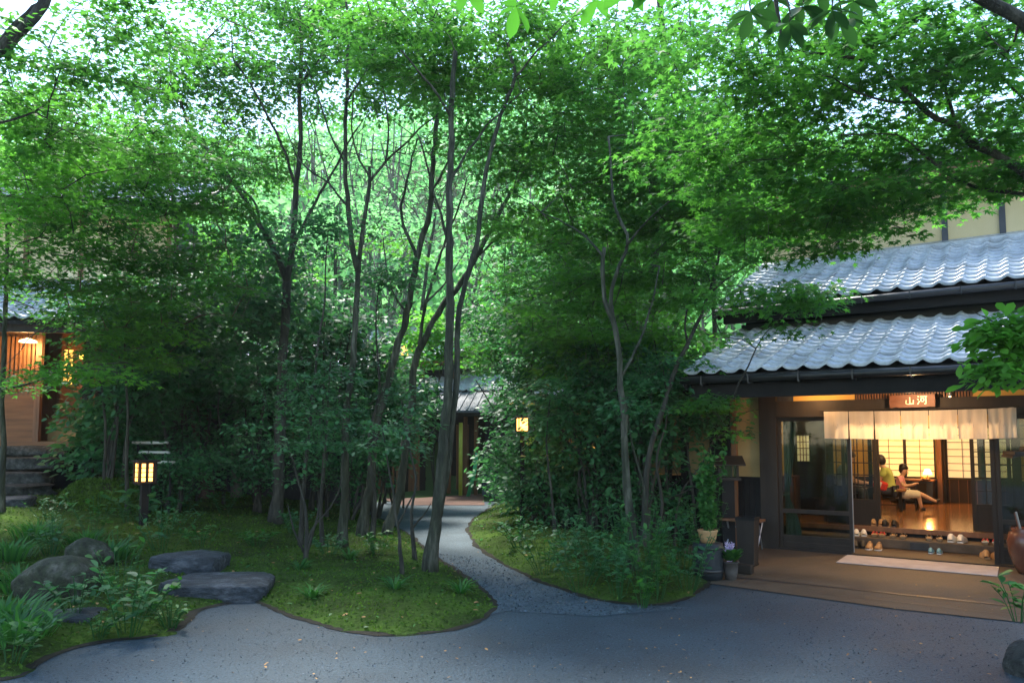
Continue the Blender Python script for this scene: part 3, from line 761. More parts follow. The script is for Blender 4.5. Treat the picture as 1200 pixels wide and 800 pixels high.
# noren
t = thing('shop_curtain', 'cream split curtain of seven panels hanging across the lit entrance', 'curtain', at(-0.30, -0.13, 1.97), INNA)
pxs = [965, 994, 1024, 1055, 1088, 1122, 1157, 1191.5]
us = [onface(p, 482, -0.13)[0] + 0.30 for p in pxs]
m, nt, out = new_mat('noren_cloth'); Lk = nt.links.new
tc = N(nt, 'ShaderNodeTexCoord'); mp = N(nt, 'ShaderNodeMapping'); mp.inputs['Scale'].default_value = (26, 26, 1.2); Lk(tc.outputs['Object'], mp.inputs[0])
no = N(nt, 'ShaderNodeTexNoise', Scale=1.0, Detail=4.0); Lk(mp.outputs[0], no.inputs['Vector'])
cc = ramp(nt, no.outputs['Fac'], [(0.3, (0.72, 0.62, 0.52)), (0.7, (0.80, 0.71, 0.60))])
b1 = N(nt, 'ShaderNodeBsdfDiffuse'); b2 = N(nt, 'ShaderNodeBsdfTranslucent'); Lk(cc, b1.inputs[0]); Lk(cc, b2.inputs[0])
mx = N(nt, 'ShaderNodeMixShader'); mx.inputs[0].default_value = 0.55; Lk(b1.outputs[0], mx.inputs[1]); Lk(b2.outputs[0], mx.inputs[2]); Lk(mx.outputs[0], out.inputs[0])
for i in range(7):
    a, c = us[i], us[i + 1]; W = c - a; nu, nz = 16, 10; vs = []
    for j in range(nz + 1):
        w = j / nz
        for k in range(nu + 1):
            s_ = k / nu; x = a + 0.004 + (W - 0.008) * (s_ * (1 - 0.03 * w) + 0.015 * w)
            sway = (0.05 if i >= 5 else 0.012) * w
            y = (0.006 + 0.020 * w) * (0.5 + 0.8 * math.sin(i * 2.1 + 3 * s_) ** 2) * math.sin(s_ * (9 + 2 * i) + i) + sway * math.sin(2.2 * s_ * math.pi + i) - 0.02 * w
            z = -0.375 * w - 0.012 * math.sin(math.pi * ((a + W * s_) / us[-1])) + 0.01 * (1 if i > 5 else 0) * s_
            vs.append((x, y, z))
    fs = [(j * (nu + 1) + k, j * (nu + 1) + k + 1, (j + 1) * (nu + 1) + k + 1, (j + 1) * (nu + 1) + k) for j in range(nz) for k in range(nu)]
    MB().add(vs, fs).build('cloth_panel', 'noren_cloth', t, True)
MB().tube([(-0.03, 0.01, 0.012), (us[-1] + .03, 0.01, 0.012)], 0.012, 8).build('rod', 'wood_dark', t)
mb = MB()   # faint brush crests on the panels
for i in range(7):
    x = (us[i] + us[i + 1]) / 2
    for k in range(3):
        dx = (-.02, .015, 0.0)[k]; mb.tube([(x + dx, -.036, -.14 - .03 * k), (x + dx + .02 * math.sin(i + k), -.04, -.18 - .03 * k), (x + dx - .01, -.044, -.21 - .02 * k)], [.0012, .003, .001], 4)
surf('faded_ink', (0.50, 0.42, 0.38), (0.42, 0.36, 0.34), scale=5, rough=0.9, bump=0); mb.build('faded_crest', 'faded_ink', t)
# name board
u0, z0 = onface(1042, 459, -0.2); u1, z1 = onface(1096, 477, -0.2)
z0 = 2.165
t = thing('name_board', 'brown wooden name board with two pale characters above the curtain', 'sign', at(u0, -0.2, 2.0), INNA)
W, Hh = u1 - u0, 0.165
vs = [(0, 0, 0.0), (0.02, 0, -.004), (W * .12, 0, 0.006), (W * .2, 0, -.004), (W * .8, 0, 0.0), (W * .86, 0, .008), (W, 0, 0.004), (W + .004, 0, Hh * .6), (W - .002, 0, Hh), (W * .5, 0, Hh + .003), (0.004, 0, Hh - .002), (-.004, 0, Hh * .5)]
n_ = len(vs); fr = [(x, -.0, z) for x, _, z in vs]; bk = [(x, 0.03, z) for x, _, z in vs]
MB().add(fr + bk, [tuple(range(n_))] + [tuple(range(n_, 2 * n_))[::-1]] + [(i, n_ + i, n_ + (i + 1) % n_, (i + 1) % n_) for i in range(n_)]).build('board', 'sign_wood', t)
def strokes(name, parent, segs, ox, oz, s, w=0.1):
    mb = MB()
    for pts in segs:
        q = catmull([(ox + x * s, 0, oz + z * s) for x, z in pts], 0.008)
        for i in range(len(q) - 1):
            a, c = q[i], q[i + 1]; d = unit(c - a); p = np.array([-d[2], 0, d[0]]) * w * s * 0.5
            mb.add([a - p + [0, -.003, 0], c - p + [0, -.003, 0], c + p + [0, -.003, 0], a + p + [0, -.003, 0], a - p + [0, .002, 0], c - p + [0, .002, 0], c + p + [0, .002, 0], a + p + [0, .002, 0]],
                   [(0, 1, 2, 3), (0, 4, 5, 1), (2, 6, 7, 3)])
    return mb.build(name, 'gold_paint', parent)
S_ = 0.10
strokes('character', t, [[(0.5, 1.0), (0.5, 0.12)], [(0.08, 0.6), (0.1, 0.1), (0.9, 0.14)], [(0.92, 0.62), (0.9, 0.08)]], W * .36, .035, S_, 0.11)
strokes('character', t, [[(0.05, 0.98), (0.16, 0.86)], [(0.0, 0.66), (0.12, 0.56)], [(0.0, 0.05), (0.1, 0.2), (0.2, 0.42)], [(0.28, 0.92), (0.98, 0.95)], [(0.84, 0.95), (0.84, 0.1), (0.68, 0.14)],
                         [(0.36, 0.7), (0.36, 0.38)], [(0.36, 0.7), (0.64, 0.72), (0.62, 0.4), (0.36, 0.4)]], W * .62, .032, S_ * 1.15, 0.10)
box('hook', 'wood_dark', t, W * .18, W * .2, 0.031, 0.12, 0.09, 0.11); box('hook', 'wood_dark', t, W * .8, W * .82, 0.031, 0.12, 0.09, 0.11)

# curtain inside the fixed glass panel
t = thing('window_curtain', 'grey green curtain tied back behind the left glass door', 'curtain', at(-0.93, 0.10, 0.08), INNA)
vs = []; nu, nz = 18, 14
for j in range(nz + 1):
    w = j / nz; z = 1.82 * (1 - w); pinch = 0.20 - 0.13 * math.exp(-((w - 0.62) / 0.14) ** 2) + 0.10 * max(0, w - 0.62)
    if w < 0.6: pinch = 0.07 + (0.20 - 0.07) * (1 - w / 0.6) ** 0.8
    for k in range(nu + 1):
        s_ = k / nu; vs.append((0.01 + pinch * s_ + 0.015, 0.03 + 0.018 * math.sin(s_ * 22 + w), z))
MB().add(vs, [(j * (nu + 1) + k, j * (nu + 1) + k + 1, (j + 1) * (nu + 1) + k + 1, (j + 1) * (nu + 1) + k) for j in range(nz) for k in range(nu)]).build('drape', 'curtain', t, True)
MB().tube([(0.0, 0.0, 0.69), (0.10, -.005, 0.72)], .014, 6).build('tie_band', 'curtain', t)
# door mat
a = [G(994, 651.5, .02), G(1164, 666.5, .02), G(1161.6, 680, .02), G(978, 663.6, .02)]
ctr = inn(0.82, -0.62, 0.0)
m_ = MB().box(-0.86, 0.88, -0.36, 0.38, 0.012, 0.022).build('door_mat', 'mat_fabric', None, bevel=0.003)
m_.location = tuple(inn(0.83, -0.52)); m_.rotation_euler = (0, 0, INNA)
tag(m_, 'long pale grey doormat on the ground in front of the entrance', 'doormat')

# shoes
def shoe(px, py, v, z, mat, label, kind='shoe', rot=0.0, l=0.22, sep=0.10, accent=None):
    u, _ = onface(px, py, v)
    t = thing('pair_of_shoes' if kind != 'geta' else 'pair_of_sandals', label, 'shoes' if kind != 'geta' else 'sandals', at(u, v, z), INNA + rot, 'footwear left at the entrance step')
    for sx in (-1, 1):
        x0 = sx * sep / 2
        if kind == 'shoe':
            pr = [(-.5, .28, .10, .0), (-.42, .34, .42, .05), (-.2, .36, .40, .03), (0.0, .38, .30, .02), (.25, .44, .24, .02), (.42, .36, .18, .0), (.5, .18, .10, .0)]
            mb = MB(); n = 8; vs = []
            for (yy, ww, hh, _q) in pr:
                for k in range(n):
                    w = math.pi * k / (n - 1); vs.append((x0 + ww * l * 0.5 * math.cos(w), yy * l, 0.014 + hh * l * (math.sin(w) ** 0.7)))
            fs = [(i * n + k, i * n + k + 1, (i + 1) * n + k + 1, (i + 1) * n + k) for i in range(len(pr) - 1) for k in range(n - 1)]
            fs += [tuple(range(n)), tuple(range((len(pr) - 1) * n, len(pr) * n))[::-1]]
            s = mb.add(vs, fs).build('shoe', mat, t, True)
            MB().add([(x0 + a * l * .5, b * l, z_) for z_ in (0, .014) for a, b in ((.3, -.5), (.38, -.2), (.46, .25), (.36, .44), (.15, .52), (-.15, .52), (-.36, .44), (-.46, .25), (-.38, -.2), (-.3, -.5))],
                     [tuple(range(10))[::-1], tuple(range(10, 20))] + [(i, (i + 1) % 10, 10 + (i + 1) % 10, 10 + i) for i in range(10)]).build('sole', accent or 'shoe_white', s)
            MB().lathe([(0.018, 0.045 * l / .22), (0.030, 0.094 * l / .22), (0.022, 0.093 * l / .22)], 10, x0, -0.25 * l).build('opening', 'shoe_black', s)
        else:
            s = MB().add([(x0 + a * .042, b * .11, z_) for z_ in (.03, .042) for a, b in ((.8, -1), (1, -.6), (1, .7), (.6, 1), (-.6, 1), (-1, .7), (-1, -.6), (-.8, -1))],
                         [tuple(range(8))[::-1], tuple(range(8, 16))] + [(i, (i + 1) % 8, 8 + (i + 1) % 8, 8 + i) for i in range(8)]).build('sole', 'shoe_tan' if accent is None else accent, t)
            MB().box(x0 - .03, x0 + .03, -.07, -.045, 0, .03).box(x0 - .03, x0 + .03, .03, .055, 0, .03).build('sole_block', 'shoe_tan', s)
            MB().tube([(x0 - .036, -.04, .04), (x0 - .02, .02, .068), (x0, .06, .045)], .008, 6).tube([(x0 + .036, -.04, .04), (x0 + .02, .02, .068), (x0, .06, .045)], .008, 6).build('strap', mat, t, True)
shoe(1008, 628, 1.06, .152, 'shoe_white', 'white trainers at the left end of the stone step', rot=.2)
shoe(1030, 630, 1.05, .152, 'red_cloth', 'wooden sandals with red straps on the step beside the white trainers', 'geta')
shoe(1053, 631, 1.05, .152, 'shoe_black', 'brown sandals with black straps at the middle of the step', 'geta', sep=.13)
shoe(1095, 635, 1.05, .152, 'shoe_black', 'dark flat sandals on the step below the table lamp reflection', 'geta', rot=.1, sep=.13)
shoe(1122, 634, 1.05, .152, 'shoe_white', 'bulky white and grey trainers on the step before the lit floor', rot=-.15, l=.25, sep=.12)
shoe(1161, 639, 1.02, .152, 'red_cloth', 'red strapped wooden sandals at the right end of the step', 'geta', sep=.12, accent='bamboo_pale')
shoe(1005, 640, 0.74, .012, 'shoe_black', 'black boots on the floor beside the left door edge', l=.26, accent='shoe_black', rot=.4)
shoe(1024, 640, 0.66, .012, 'shoe_tan', 'white soled tan shoes on the floor below the left of the step', accent='shoe_white', sep=.12, rot=math.pi)
shoe(1096, 645, 0.72, .012, 'shoe_blue', 'light blue children shoes on the floor below the step', l=.17, sep=.10)
shoe(1161, 650, 0.66, .012, 'shoe_tan', 'tan leather shoes on the floor at the right doorpost', l=.26, accent='shoe_tan', sep=.13, rot=.2)
shoe(1043, 611, 1.48, .272, 'shoe_black', 'black slippers on the polished floor edge near the left lattice door', l=.22, accent='shoe_black', sep=.13)
shoe(1029, 611, 1.50, .272, 'shoe_tan', 'brown slippers on the polished floor edge next to the lattice door stile', l=.22, accent='shoe_tan', sep=.1)

# lobby furniture
FZ = 0.27
t = thing('low_table', 'low wooden table with dark legs in the lobby where people sit', 'table', at(*[onface(1042, 590, 4.3)[0], 4.3], FZ), INNA)
MB().box(-0.62, 0.28, -0.28, 0.28, 0.36, 0.40).build('tabletop', 'wood_warm', t, bevel=.008)
for x in (-.56, .22):
    for y in (-.22, .22): box('leg', 'wood_black', t, x - .025, x + .025, y - .025, y + .025, 0, .359)
box('stretcher', 'wood_black', t, -.53, .19, -.235, -.215, .10, .13)
t = thing('stool', 'small dark wooden stool under the seated child', 'stool', at(onface(1064, 590, 4.6)[0], 4.6, FZ), INNA)
MB().box(-.18, .16, -.16, .16, .33, .36).build('seat', 'wood_brown', t, bevel=.006)
for x in (-.15, .13):
    for y in (-.12, .12): MB().tube([(x, y, .33), (x * 1.15, y * 1.15, 0)], .015, 6).build('leg', 'wood_black', t)
t = thing('low_cabinet', 'long dark cabinet against the back wall under the shoji screens', 'cabinet', at(0.02, 6.3, FZ), INNA)
MB().box(-.36, .44, -.18, .40, 0.04, .46).build('body', 'black_plastic', t, bevel=.01)
box('top', 'wood_brown', t, -.38, .46, -.20, .42, .461, .485); box('foot', 'wood_black', t, -.3, .4, -.1, .3, 0, .039)
for x in (-.16, .04, .24): MB().box(x - .085, x + .085, -.192, -.181, .08, .42).build('door', 'wood_dark', t)
t = thing('table_lamp', 'small orange glowing table lamp on the cabinet beside the brown post', 'table lamp', at(onface(1087, 555, 6.15)[0], 6.15, FZ + .485), INNA)
MB().lathe([(.06, 0), (.055, .015), (.012, .03), (.010, .12)], 14).build('base', 'wood_dark', t, True)
MB().lathe([(.085, .11), (.045, .22), (.03, .225)], 16).build('lamp_shade', 'lamp_shade', t, True)
lamp_light('bulb', t, (0, -.10, .17), 5.0, (1.0, .38, .1), .05)
t = thing('flower_bowl', 'small bowl of orange flowers below the glowing table lamp', 'bowl', at(onface(1083, 560, 6.05)[0], 6.05, FZ + .485), INNA)
MB().lathe([(.03, 0), (.06, .03), (.055, .032)], 12).build('bowl', 'pot_grey', t)
Lf = Leaves(); c = rng.normal(0, .03, (40, 3)) * [1.6, 1, .6] + [0, 0, .05]; Lf.add(c, rng.normal(0, 1, (40, 3)) + [0, 0, 1.], rng.normal(0, 1, (40, 3)), .03, 'quad')
link('blossom', Lf.mesh('blossom', 'leaf_autumn'), t)

# people: one skinned body each
def skinned(name, verts, edges, radii, mat, parent, sub=2, root=0):
    me = bpy.data.meshes.new(name); me.from_pydata([tuple(v) for v in verts], edges, []); me.update()
    o = bpy.data.objects.new(name, me); COL.objects.link(o)
    sk = o.modifiers.new('skin', 'SKIN'); sk.use_smooth_shade = True
    for i, r in enumerate(radii):
        d = me.skin_vertices[0].data[i]; d.radius = (r, r) if np.isscalar(r) else r; d.use_root = (i == root)
    ss = o.modifiers.new('sub', 'SUBSURF'); ss.levels = sub; ss.render_levels = sub
    dg = bpy.context.evaluated_depsgraph_get(); dg.update()
    nm = bpy.data.meshes.new_from_object(o.evaluated_get(dg)); nm.name = name
    bpy.data.objects.remove(o); nm.materials.clear(); nm.materials.append(M[mat])
    for p in nm.polygons: p.use_smooth = True
    r_ = bpy.data.objects.new(name, nm); COL.objects.link(r_); r_.parent = parent
    return r_
def person(label, loc, rz, J, sc_, parts):
    """J joint positions (metres, before scale); body is skin; parts clothing as skinned shells"""
    t = thing('person', label, 'person', loc, rz); t.scale = (sc_,) * 3
    V, E, Rr, idx = [], [], [], {}
    def v(n, p, r): idx[n] = len(V); V.append(p); Rr.append(r)
    def e(a, b): E.append((idx[a], idx[b]))
    v('pelvis', J['pelvis'], (.13, .10)); v('waist', J['waist'], (.115, .085)); v('chest', J['chest'], (.135, .10)); v('neckb', J['neckb'], .065); v('neck', J['neck'], .045)
    v('head', J['head'], (.078, .088)); v('crown', J['crown'], (.062, .07))
    for a, b_ in (('pelvis', 'waist'), ('waist', 'chest'), ('chest', 'neckb'), ('neckb', 'neck'), ('neck', 'head'), ('head', 'crown')): e(a, b_)
    for s in 'lr':
        v('sh' + s, J['sh' + s], .052); v('el' + s, J['el' + s], .037); v('wr' + s, J['wr' + s], .026); v('pa' + s, J['pa' + s], (.034, .018))
        e('chest', 'sh' + s); e('sh' + s, 'el' + s); e('el' + s, 'wr' + s); e('wr' + s, 'pa' + s)
        d = unit(np.array(J['pa' + s], float) - np.array(J['wr' + s])); sd_ = unit(np.cross(d, [0, 0, 1]) + 1e-3)
        for k in range(4):
            b0 = np.array(J['pa' + s]) + d * .02 + sd_ * (.024 * (k - 1.5) / 1.5); ln = (.062, .072, .068, .052)[k]
            v('f%s%d' % (s, k), b0 + d * ln * .5 - [0, 0, .006], .0085); v('g%s%d' % (s, k), b0 + d * ln - [0, 0, .022], .007); e('pa' + s, 'f%s%d' % (s, k)); e('f%s%d' % (s, k), 'g%s%d' % (s, k))
        v('th' + s, np.array(J['pa' + s]) - d * .01 + sd_ * .045 * (1 if s == 'l' else -1), .009); v('ti' + s, np.array(J['pa' + s]) + d * .03 + sd_ * .055 * (1 if s == 'l' else -1) - [0, 0, .01], .008); e('pa' + s, 'th' + s); e('th' + s, 'ti' + s)
        v('hi' + s, J['hi' + s], .088); v('kn' + s, J['kn' + s], .058); v('ca' + s, (np.array(J['kn' + s]) * .62 + np.array(J['an' + s]) * .38), .052); v('an' + s, J['an' + s], .034); v('to' + s, J['to' + s], (.036, .024))
        e('pelvis', 'hi' + s); e('hi' + s, 'kn' + s); e('kn' + s, 'ca' + s); e('ca' + s, 'an' + s); e('an' + s, 'to' + s)
    body = skinned('body', V, E, Rr, 'skin', t)
    hd = np.array(J['head']); fw = unit(np.array(J['face'], float)); up = unit(np.array(J['crown']) - hd); sdv = np.cross(fw, up)
    fm = MB()
    for s in (-1, 1): fm.tube([hd + fw * .074 + sdv * s * .03 + up * .01, hd + fw * .083 + sdv * s * .03 + up * .01], [.011, .006], 6)
    fm.tube([hd + fw * .08 - up * .045 - sdv * .02, hd + fw * .084 - up * .048, hd + fw * .08 - up * .045 + sdv * .02], .004, 5); fm.build('eyes_and_mouth', 'hair', t)
    nm_ = MB().tube([hd + fw * .078 + up * .012, hd + fw * .10 - up * .018, hd + fw * .078 - up * .03], [.006, .012, .008], 6)
    for s in (-1, 1): nm_.tube([hd + sdv * s * .078 + up * .01, hd + sdv * s * .088 - up * .005, hd + sdv * s * .078 - up * .025], [.008, .012, .007], 6)
    nm_.build('nose_and_ears', 'skin', t, True)
    hb = hd + up * .045 - fw * .018
    n1, n2 = 14, 9; vs = []
    for i in range(n2):
        ph = math.pi * i / (n2 - 1)
        for k in range(n1):
            w = 2 * math.pi * k / n1; dr = math.cos(w) * math.sin(ph) * fw + math.sin(w) * math.sin(ph) * sdv + math.cos(ph) * up
            front = max(0, float(dr @ fw)); rr = .108 * (1 - .0 * front); low = max(0, -float(dr @ up))
            p = hb + dr * 1.12 * rr * (1 + J.get('hairlen', .1) * low * (1 - front)) - fw * .035 * low
            if front > .3 and low > .0: p = hb + dr * .075
            vs.append(p)
    MB().add(vs, [(i * n1 + k, i * n1 + (k + 1) % n1, (i + 1) * n1 + (k + 1) % n1, (i + 1) * n1 + k) for i in range(n2 - 1) for k in range(n1)]).build('hair', 'hair', t, True)
    for nm2, mat, vv, ee, rr in parts:
        skinned(nm2, [J[x] if isinstance(x, str) else x for x in vv], ee, rr, mat, t)
    return t
# child in pink, sitting on the stool, legs stretched to the right
u_, _ = onface(1056, 576, 4.55)
J = dict(pelvis=(0, 0, .40), waist=(-.03, 0, .52), chest=(-.02, 0, .68), neckb=(.02, 0, .80), neck=(.05, 0, .85), head=(.09, -.01, .95), crown=(.10, -.01, 1.04), face=(.9, -.25, -.45), hairlen=.35,
         shl=(.0, .15, .76), shr=(.0, -.15, .76), ell=(.08, .19, .58), elr=(.08, -.19, .58), wrl=(.25, .10, .60), wrr=(.26, -.09, .62), pal=(.31, .07, .63), par=(.32, -.05, .65),
         hil=(.03, .09, .40), hir=(.03, -.09, .40), knl=(.36, .11, .38), knr=(.40, -.10, .42), anl=(.42, .12, .05), anr=(.76, -.11, .24), tol=(.52, .12, .02), tor=(.84, -.11, .30))
person('small child in pink top and white skirt sitting with one leg stretched out', at(u_, 4.55, FZ - .0), INNA, J, 0.76,
       [('shirt', 'shirt_pink', ['waist', 'chest', 'neckb', 'shl', 'shr', (.05, .185, .66), (.05, -.185, .66), 'pelvis'], [(0, 1), (1, 2), (1, 3), (1, 4), (3, 5), (4, 6), (0, 7)], [(.135, .105), (.155, .12), .072, .068, .068, .058, .058, (.14, .11)]),
        ('skirt', 'skirt_white', ['pelvis', 'hil', 'hir', (.30, .11, .385), (.46, -.10, .39)], [(0, 1), (0, 2), (1, 3), (2, 4)], [(.155, .125), .115, .115, .10, .095]),
        ('shoe', 'shoe_black', [(.40, .12, .045), 'tol'], [(0, 1)], [.045, .036]), ('shoe', 'shoe_black', [(.76, -.11, .23), 'tor'], [(0, 1)], [.045, .036])])
# adult in green, back half hidden behind the lattice door
u_, _ = onface(1026, 577, 4.2)
JA = dict(pelvis=(0, 0, .42), waist=(-.02, .0, .56), chest=(-.05, .0, .76), neckb=(-.10, .0, .90), neck=(-.14, 0, .94), head=(-.20, 0, 1.03), crown=(-.22, 0, 1.12), face=(-.9, .1, -.3), hairlen=.1,
          shl=(-.08, -.18, .85), shr=(-.08, .18, .85), ell=(-.20, -.22, .62), elr=(-.20, .22, .62), wrl=(-.38, -.12, .58), wrr=(-.38, .12, .58), pal=(-.45, -.09, .58), par=(-.45, .09, .58),
          hil=(0, -.10, .42), hir=(0, .10, .42), knl=(-.42, -.13, .44), knr=(-.42, .13, .44), anl=(-.42, -.13, .07), anr=(-.42, .13, .07), tol=(-.55, -.14, .03), tor=(-.55, .14, .03))
person('adult in a yellow green shirt sitting with a bent back beside the child', at(u_ + .26, 4.15, FZ), INNA, JA, 0.86,
       [('shirt', 'shirt_green', ['waist', 'chest', 'neckb', 'shl', 'shr', (-.15, -.205, .72), (-.15, .205, .72), 'pelvis'], [(0, 1), (1, 2), (1, 3), (1, 4), (3, 5), (4, 6), (0, 7)], [(.165, .13), (.185, .14), .085, .08, .08, .068, .068, (.165, .13)]),
        ('trousers', 'black_plastic', ['pelvis', 'hil', 'hir', 'knl', 'knr', (-.42, -.13, .12), (-.42, .13, .12)], [(0, 1), (0, 2), (1, 3), (2, 4), (3, 5), (4, 6)], [(.15, .125), .11, .11, .08, .08, .06, .06])])
u_, _ = onface(985, 577, 3.6)
person('adult in a grey shirt seated behind the left glass door with arms on the table', at(u_, 3.6, FZ), INNA + math.pi, JA, 0.92,
       [('shirt', 'shirt_grey', ['waist', 'chest', 'neckb', 'shl', 'shr', (-.15, -.205, .72), (-.15, .205, .72), 'pelvis'], [(0, 1), (1, 2), (1, 3), (1, 4), (3, 5), (4, 6), (0, 7)], [(.165, .13), (.185, .14), .085, .08, .08, .068, .068, (.165, .13)]),
        ('trousers', 'black_plastic', ['pelvis', 'hil', 'hir', 'knl', 'knr', (-.42, -.13, .12), (-.42, .13, .12)], [(0, 1), (0, 2), (1, 3), (2, 4), (3, 5), (4, 6)], [(.15, .125), .11, .11, .08, .08, .06, .06])])
u_, _ = onface(1030, 574, 3.98)
t = MB().box(-.12, .12, -.04, .04, 0, .16).build('shoulder_bag', 'red_cloth', None, bevel=.03)
t.location = at(u_, 3.98, FZ + .40); t.rotation_euler = (0, .35, INNA); tag(t, 'red bag with a white stripe beside the adult in green', 'bag')
s_ = MB().box(-.02, .02, -.045, -.041, 0.02, .14).build('stripe', 'white_paint', t)

# things on the apron left of the door
def pot_prof(r, h, lip=.012): return [(r * .72, 0), (r * .9, h * .5), (r, h), (r + lip, h), (r + lip, h * .97), (r - .01, h * .96), (r - .02, h * .9)]
q = G(829, 679, .02)
t = thing('wooden_barrel', 'black round barrel standing under the potted bamboo', 'barrel', (q[0] + .05, q[1] + .15, .008), 0)
MB().lathe([(.155, 0), (.17, .1), (.172, .3), (.165, .40), (.15, .402)], 20).build('body', 'dark_barrel', t, True)
for z in (.08, .33): MB().lathe([(.172, z), (.178, z + .01), (.178, z + .03), (.172, z + .04)], 20).build('hoop', 'gutter_metal', t, True)
bx, by = q[0] + .05, q[1] + .15
t = thing('potted_bamboo', 'leafy bamboo in a tan round pot on the black barrel', 'potted plant', (bx + .0, by, .412), 0)
MB().lathe([(.075, 0), (.095, .05), (.105, .11), (.115, .13), (.115, .145), (.10, .145), (.09, .12)], 20).build('pot', 'terracotta_tan', t, True)
st = MB(); Lf = Leaves()
for k in range(22):
    a = rng.uniform(0, 6.28); r0 = rng.uniform(0, .07); h = rng.uniform(.6, 1.0); dx, dy = rng.normal(0, .06, 2)
    p0 = np.array([r0 * math.cos(a), r0 * math.sin(a), .11]); p1 = p0 + [dx * .5, dy * .5, h * .5]; p2 = p0 + [dx, dy, h]
    c = catmull([p0, p1, p2], .05); st.tube(c, .0035, 4, cap=False)
    i = rng.integers(2, len(c), 55); pp = c[i]
    Lf.add(pp, rng.normal(0, .6, (55, 3)) + [0, 0, 1], rng.normal(0, 1, (55, 3)) + [0, 0, -.2], rng.uniform(.05, .09, 55), 'quad')
st.build('cane', 'leaf_grass', t); link('foliage', Lf.mesh('foliage', 'leaf_grass'), t)
q = G(859, 680, .01)
t = thing('potted_flowers', 'small grey pot of lilac spike flowers beside the black barrel', 'potted plant', (q[0], q[1] + .08, .008), 0)
MB().lathe(pot_prof(.085, .20), 18).build('pot', 'pot_grey', t, True)
Lf = Leaves(); n_ = 70; a = rng.uniform(0, 6.28, n_); Lf.add(np.stack([.04 * np.cos(a), .04 * np.sin(a), .19 + rng.random(n_) * .10], 1), np.stack([-np.cos(a), -np.sin(a), np.ones(n_) * 1.2], 1), np.stack([np.cos(a), np.sin(a), rng.uniform(-.2, .7, n_)], 1), rng.uniform(.08, .15, n_), 'oval')
link('foliage', Lf.mesh('foliage', 'leaf_grass'), t)
for k in range(7):
    x, y = rng.normal(0, .035, 2); h = rng.uniform(.34, .42); Lf = Leaves(); n_ = 40
    zz = rng.uniform(h - .16, h, n_); a = rng.uniform(0, 6.28, n_)
    Lf.add(np.stack([x + .008 * np.cos(a), y + .008 * np.sin(a), zz], 1), rng.normal(0, 1, (n_, 3)), np.stack([np.cos(a), np.sin(a), .4 * np.ones(n_)], 1), .028, 'quad')
    link('flower_spike', Lf.mesh('flower_spike', 'flower_lilac'), t)
q = G(880, 663, .01)
t = thing('umbrella_bin', 'tall dark square umbrella bin standing beside the wooden bench', 'bin', (q[0], q[1] + .1, .008), INNA)
MB().add([(x * .11, y * .11, 0.02) for x, y in ((-1, -1), (1, -1), (1, 1), (-1, 1))] + [(x * .135, y * .135, .62) for x, y in ((-1, -1), (1, -1), (1, 1), (-1, 1))], [(0, 3, 2, 1), (0, 1, 5, 4), (1, 2, 6, 5), (2, 3, 7, 6), (3, 0, 4, 7)]).build('body', 'wood_dark', t); t.scale = (.86, .86, .94)
MB().box(-.14, .14, -.14, -.125, .60, .64).box(-.14, .14, .125, .14, .60, .64).box(-.14, -.125, -.124, .124, .60, .64).box(.125, .14, -.124, .124, .60, .64).build('rim', 'wood_black', t)
MB().box(-.12, .12, -.12, .12, 0, .019).build('base', 'wood_black', t)
q = G(872, 671, .01)
t = MB().box(-.14, .10, -.06, .06, 0.0, .10).build('wood_block', 'wood_dark', None, bevel=.008); t.location = (q[0], q[1], .010); t.rotation_euler = (0, 0, INNA)
tag(t, 'low dark wooden block on the ground in front of the umbrella bin', 'block')
q = inn(-1.25, -0.35)
t = thing('wooden_bench', 'small plank bench with crossed metal legs beside the left glass door', 'bench', (q[0], q[1], .010), INNA)
MB().box(-.42, .16, -.15, .13, .40, .435).build('seat', 'wood_brown', t, bevel=.006)
for x in (-.34, .10):
    for s in (1, -1): MB().tube([(x, -.13 * s, 0.0), (x + .02, .11 * s, .40)], .013, 6).build('leg', 'metal_grey', t)
MB().tube([(-.30, 0, .36), (.08, 0, .10)], .010, 6).build('brace', 'metal_grey', t)

# lantern post with a small house on top
q = inn(*[onface(853, 600, -0.35)[0], -0.35])
t = thing('lantern_post', 'dark wooden post lantern with a little gabled roof near the wall', 'lantern', (q[0], q[1], .008), INNA + .5)
box('post', 'wood_black', t, -.09, .09, -.06, .06, 0, .98)
box('base', 'wood_dark', t, -.17, .17, -.15, .15, .981, 1.02)
for x in (-.13, .13):
    for y in (-.11, .11): box('corner_post', 'wood_dark', t, x - .014, x + .014, y - .014, y + .014, 1.021, 1.20)
box('pane', 'glass_clear', t, -.115, .115, -.112, -.108, 1.03, 1.19); box('pane', 'glass_clear', t, .128, .132, -.095, .095, 1.03, 1.19)
for x in (-.045, .045): box('bar', 'wood_dark', t, x - .006, x + .006, -.122, -.113, 1.021, 1.20)
box('top_frame', 'wood_dark', t, -.15, .15, -.13, .13, 1.201, 1.22)
for s in (-1, 1):
    MB().add([(-.22, 0, 1.335), (.22, 0, 1.335), (.22, s * .24, 1.215), (-.22, s * .24, 1.215), (-.22, 0, 1.315), (.22, 0, 1.315), (.22, s * .24, 1.195), (-.22, s * .24, 1.195)],
             [(0, 1, 2, 3), (4, 7, 6, 5), (0, 4, 5, 1), (2, 6, 7, 3), (1, 5, 6, 2), (0, 3, 7, 4)]).build('roof_board', 'wood_dark', t)
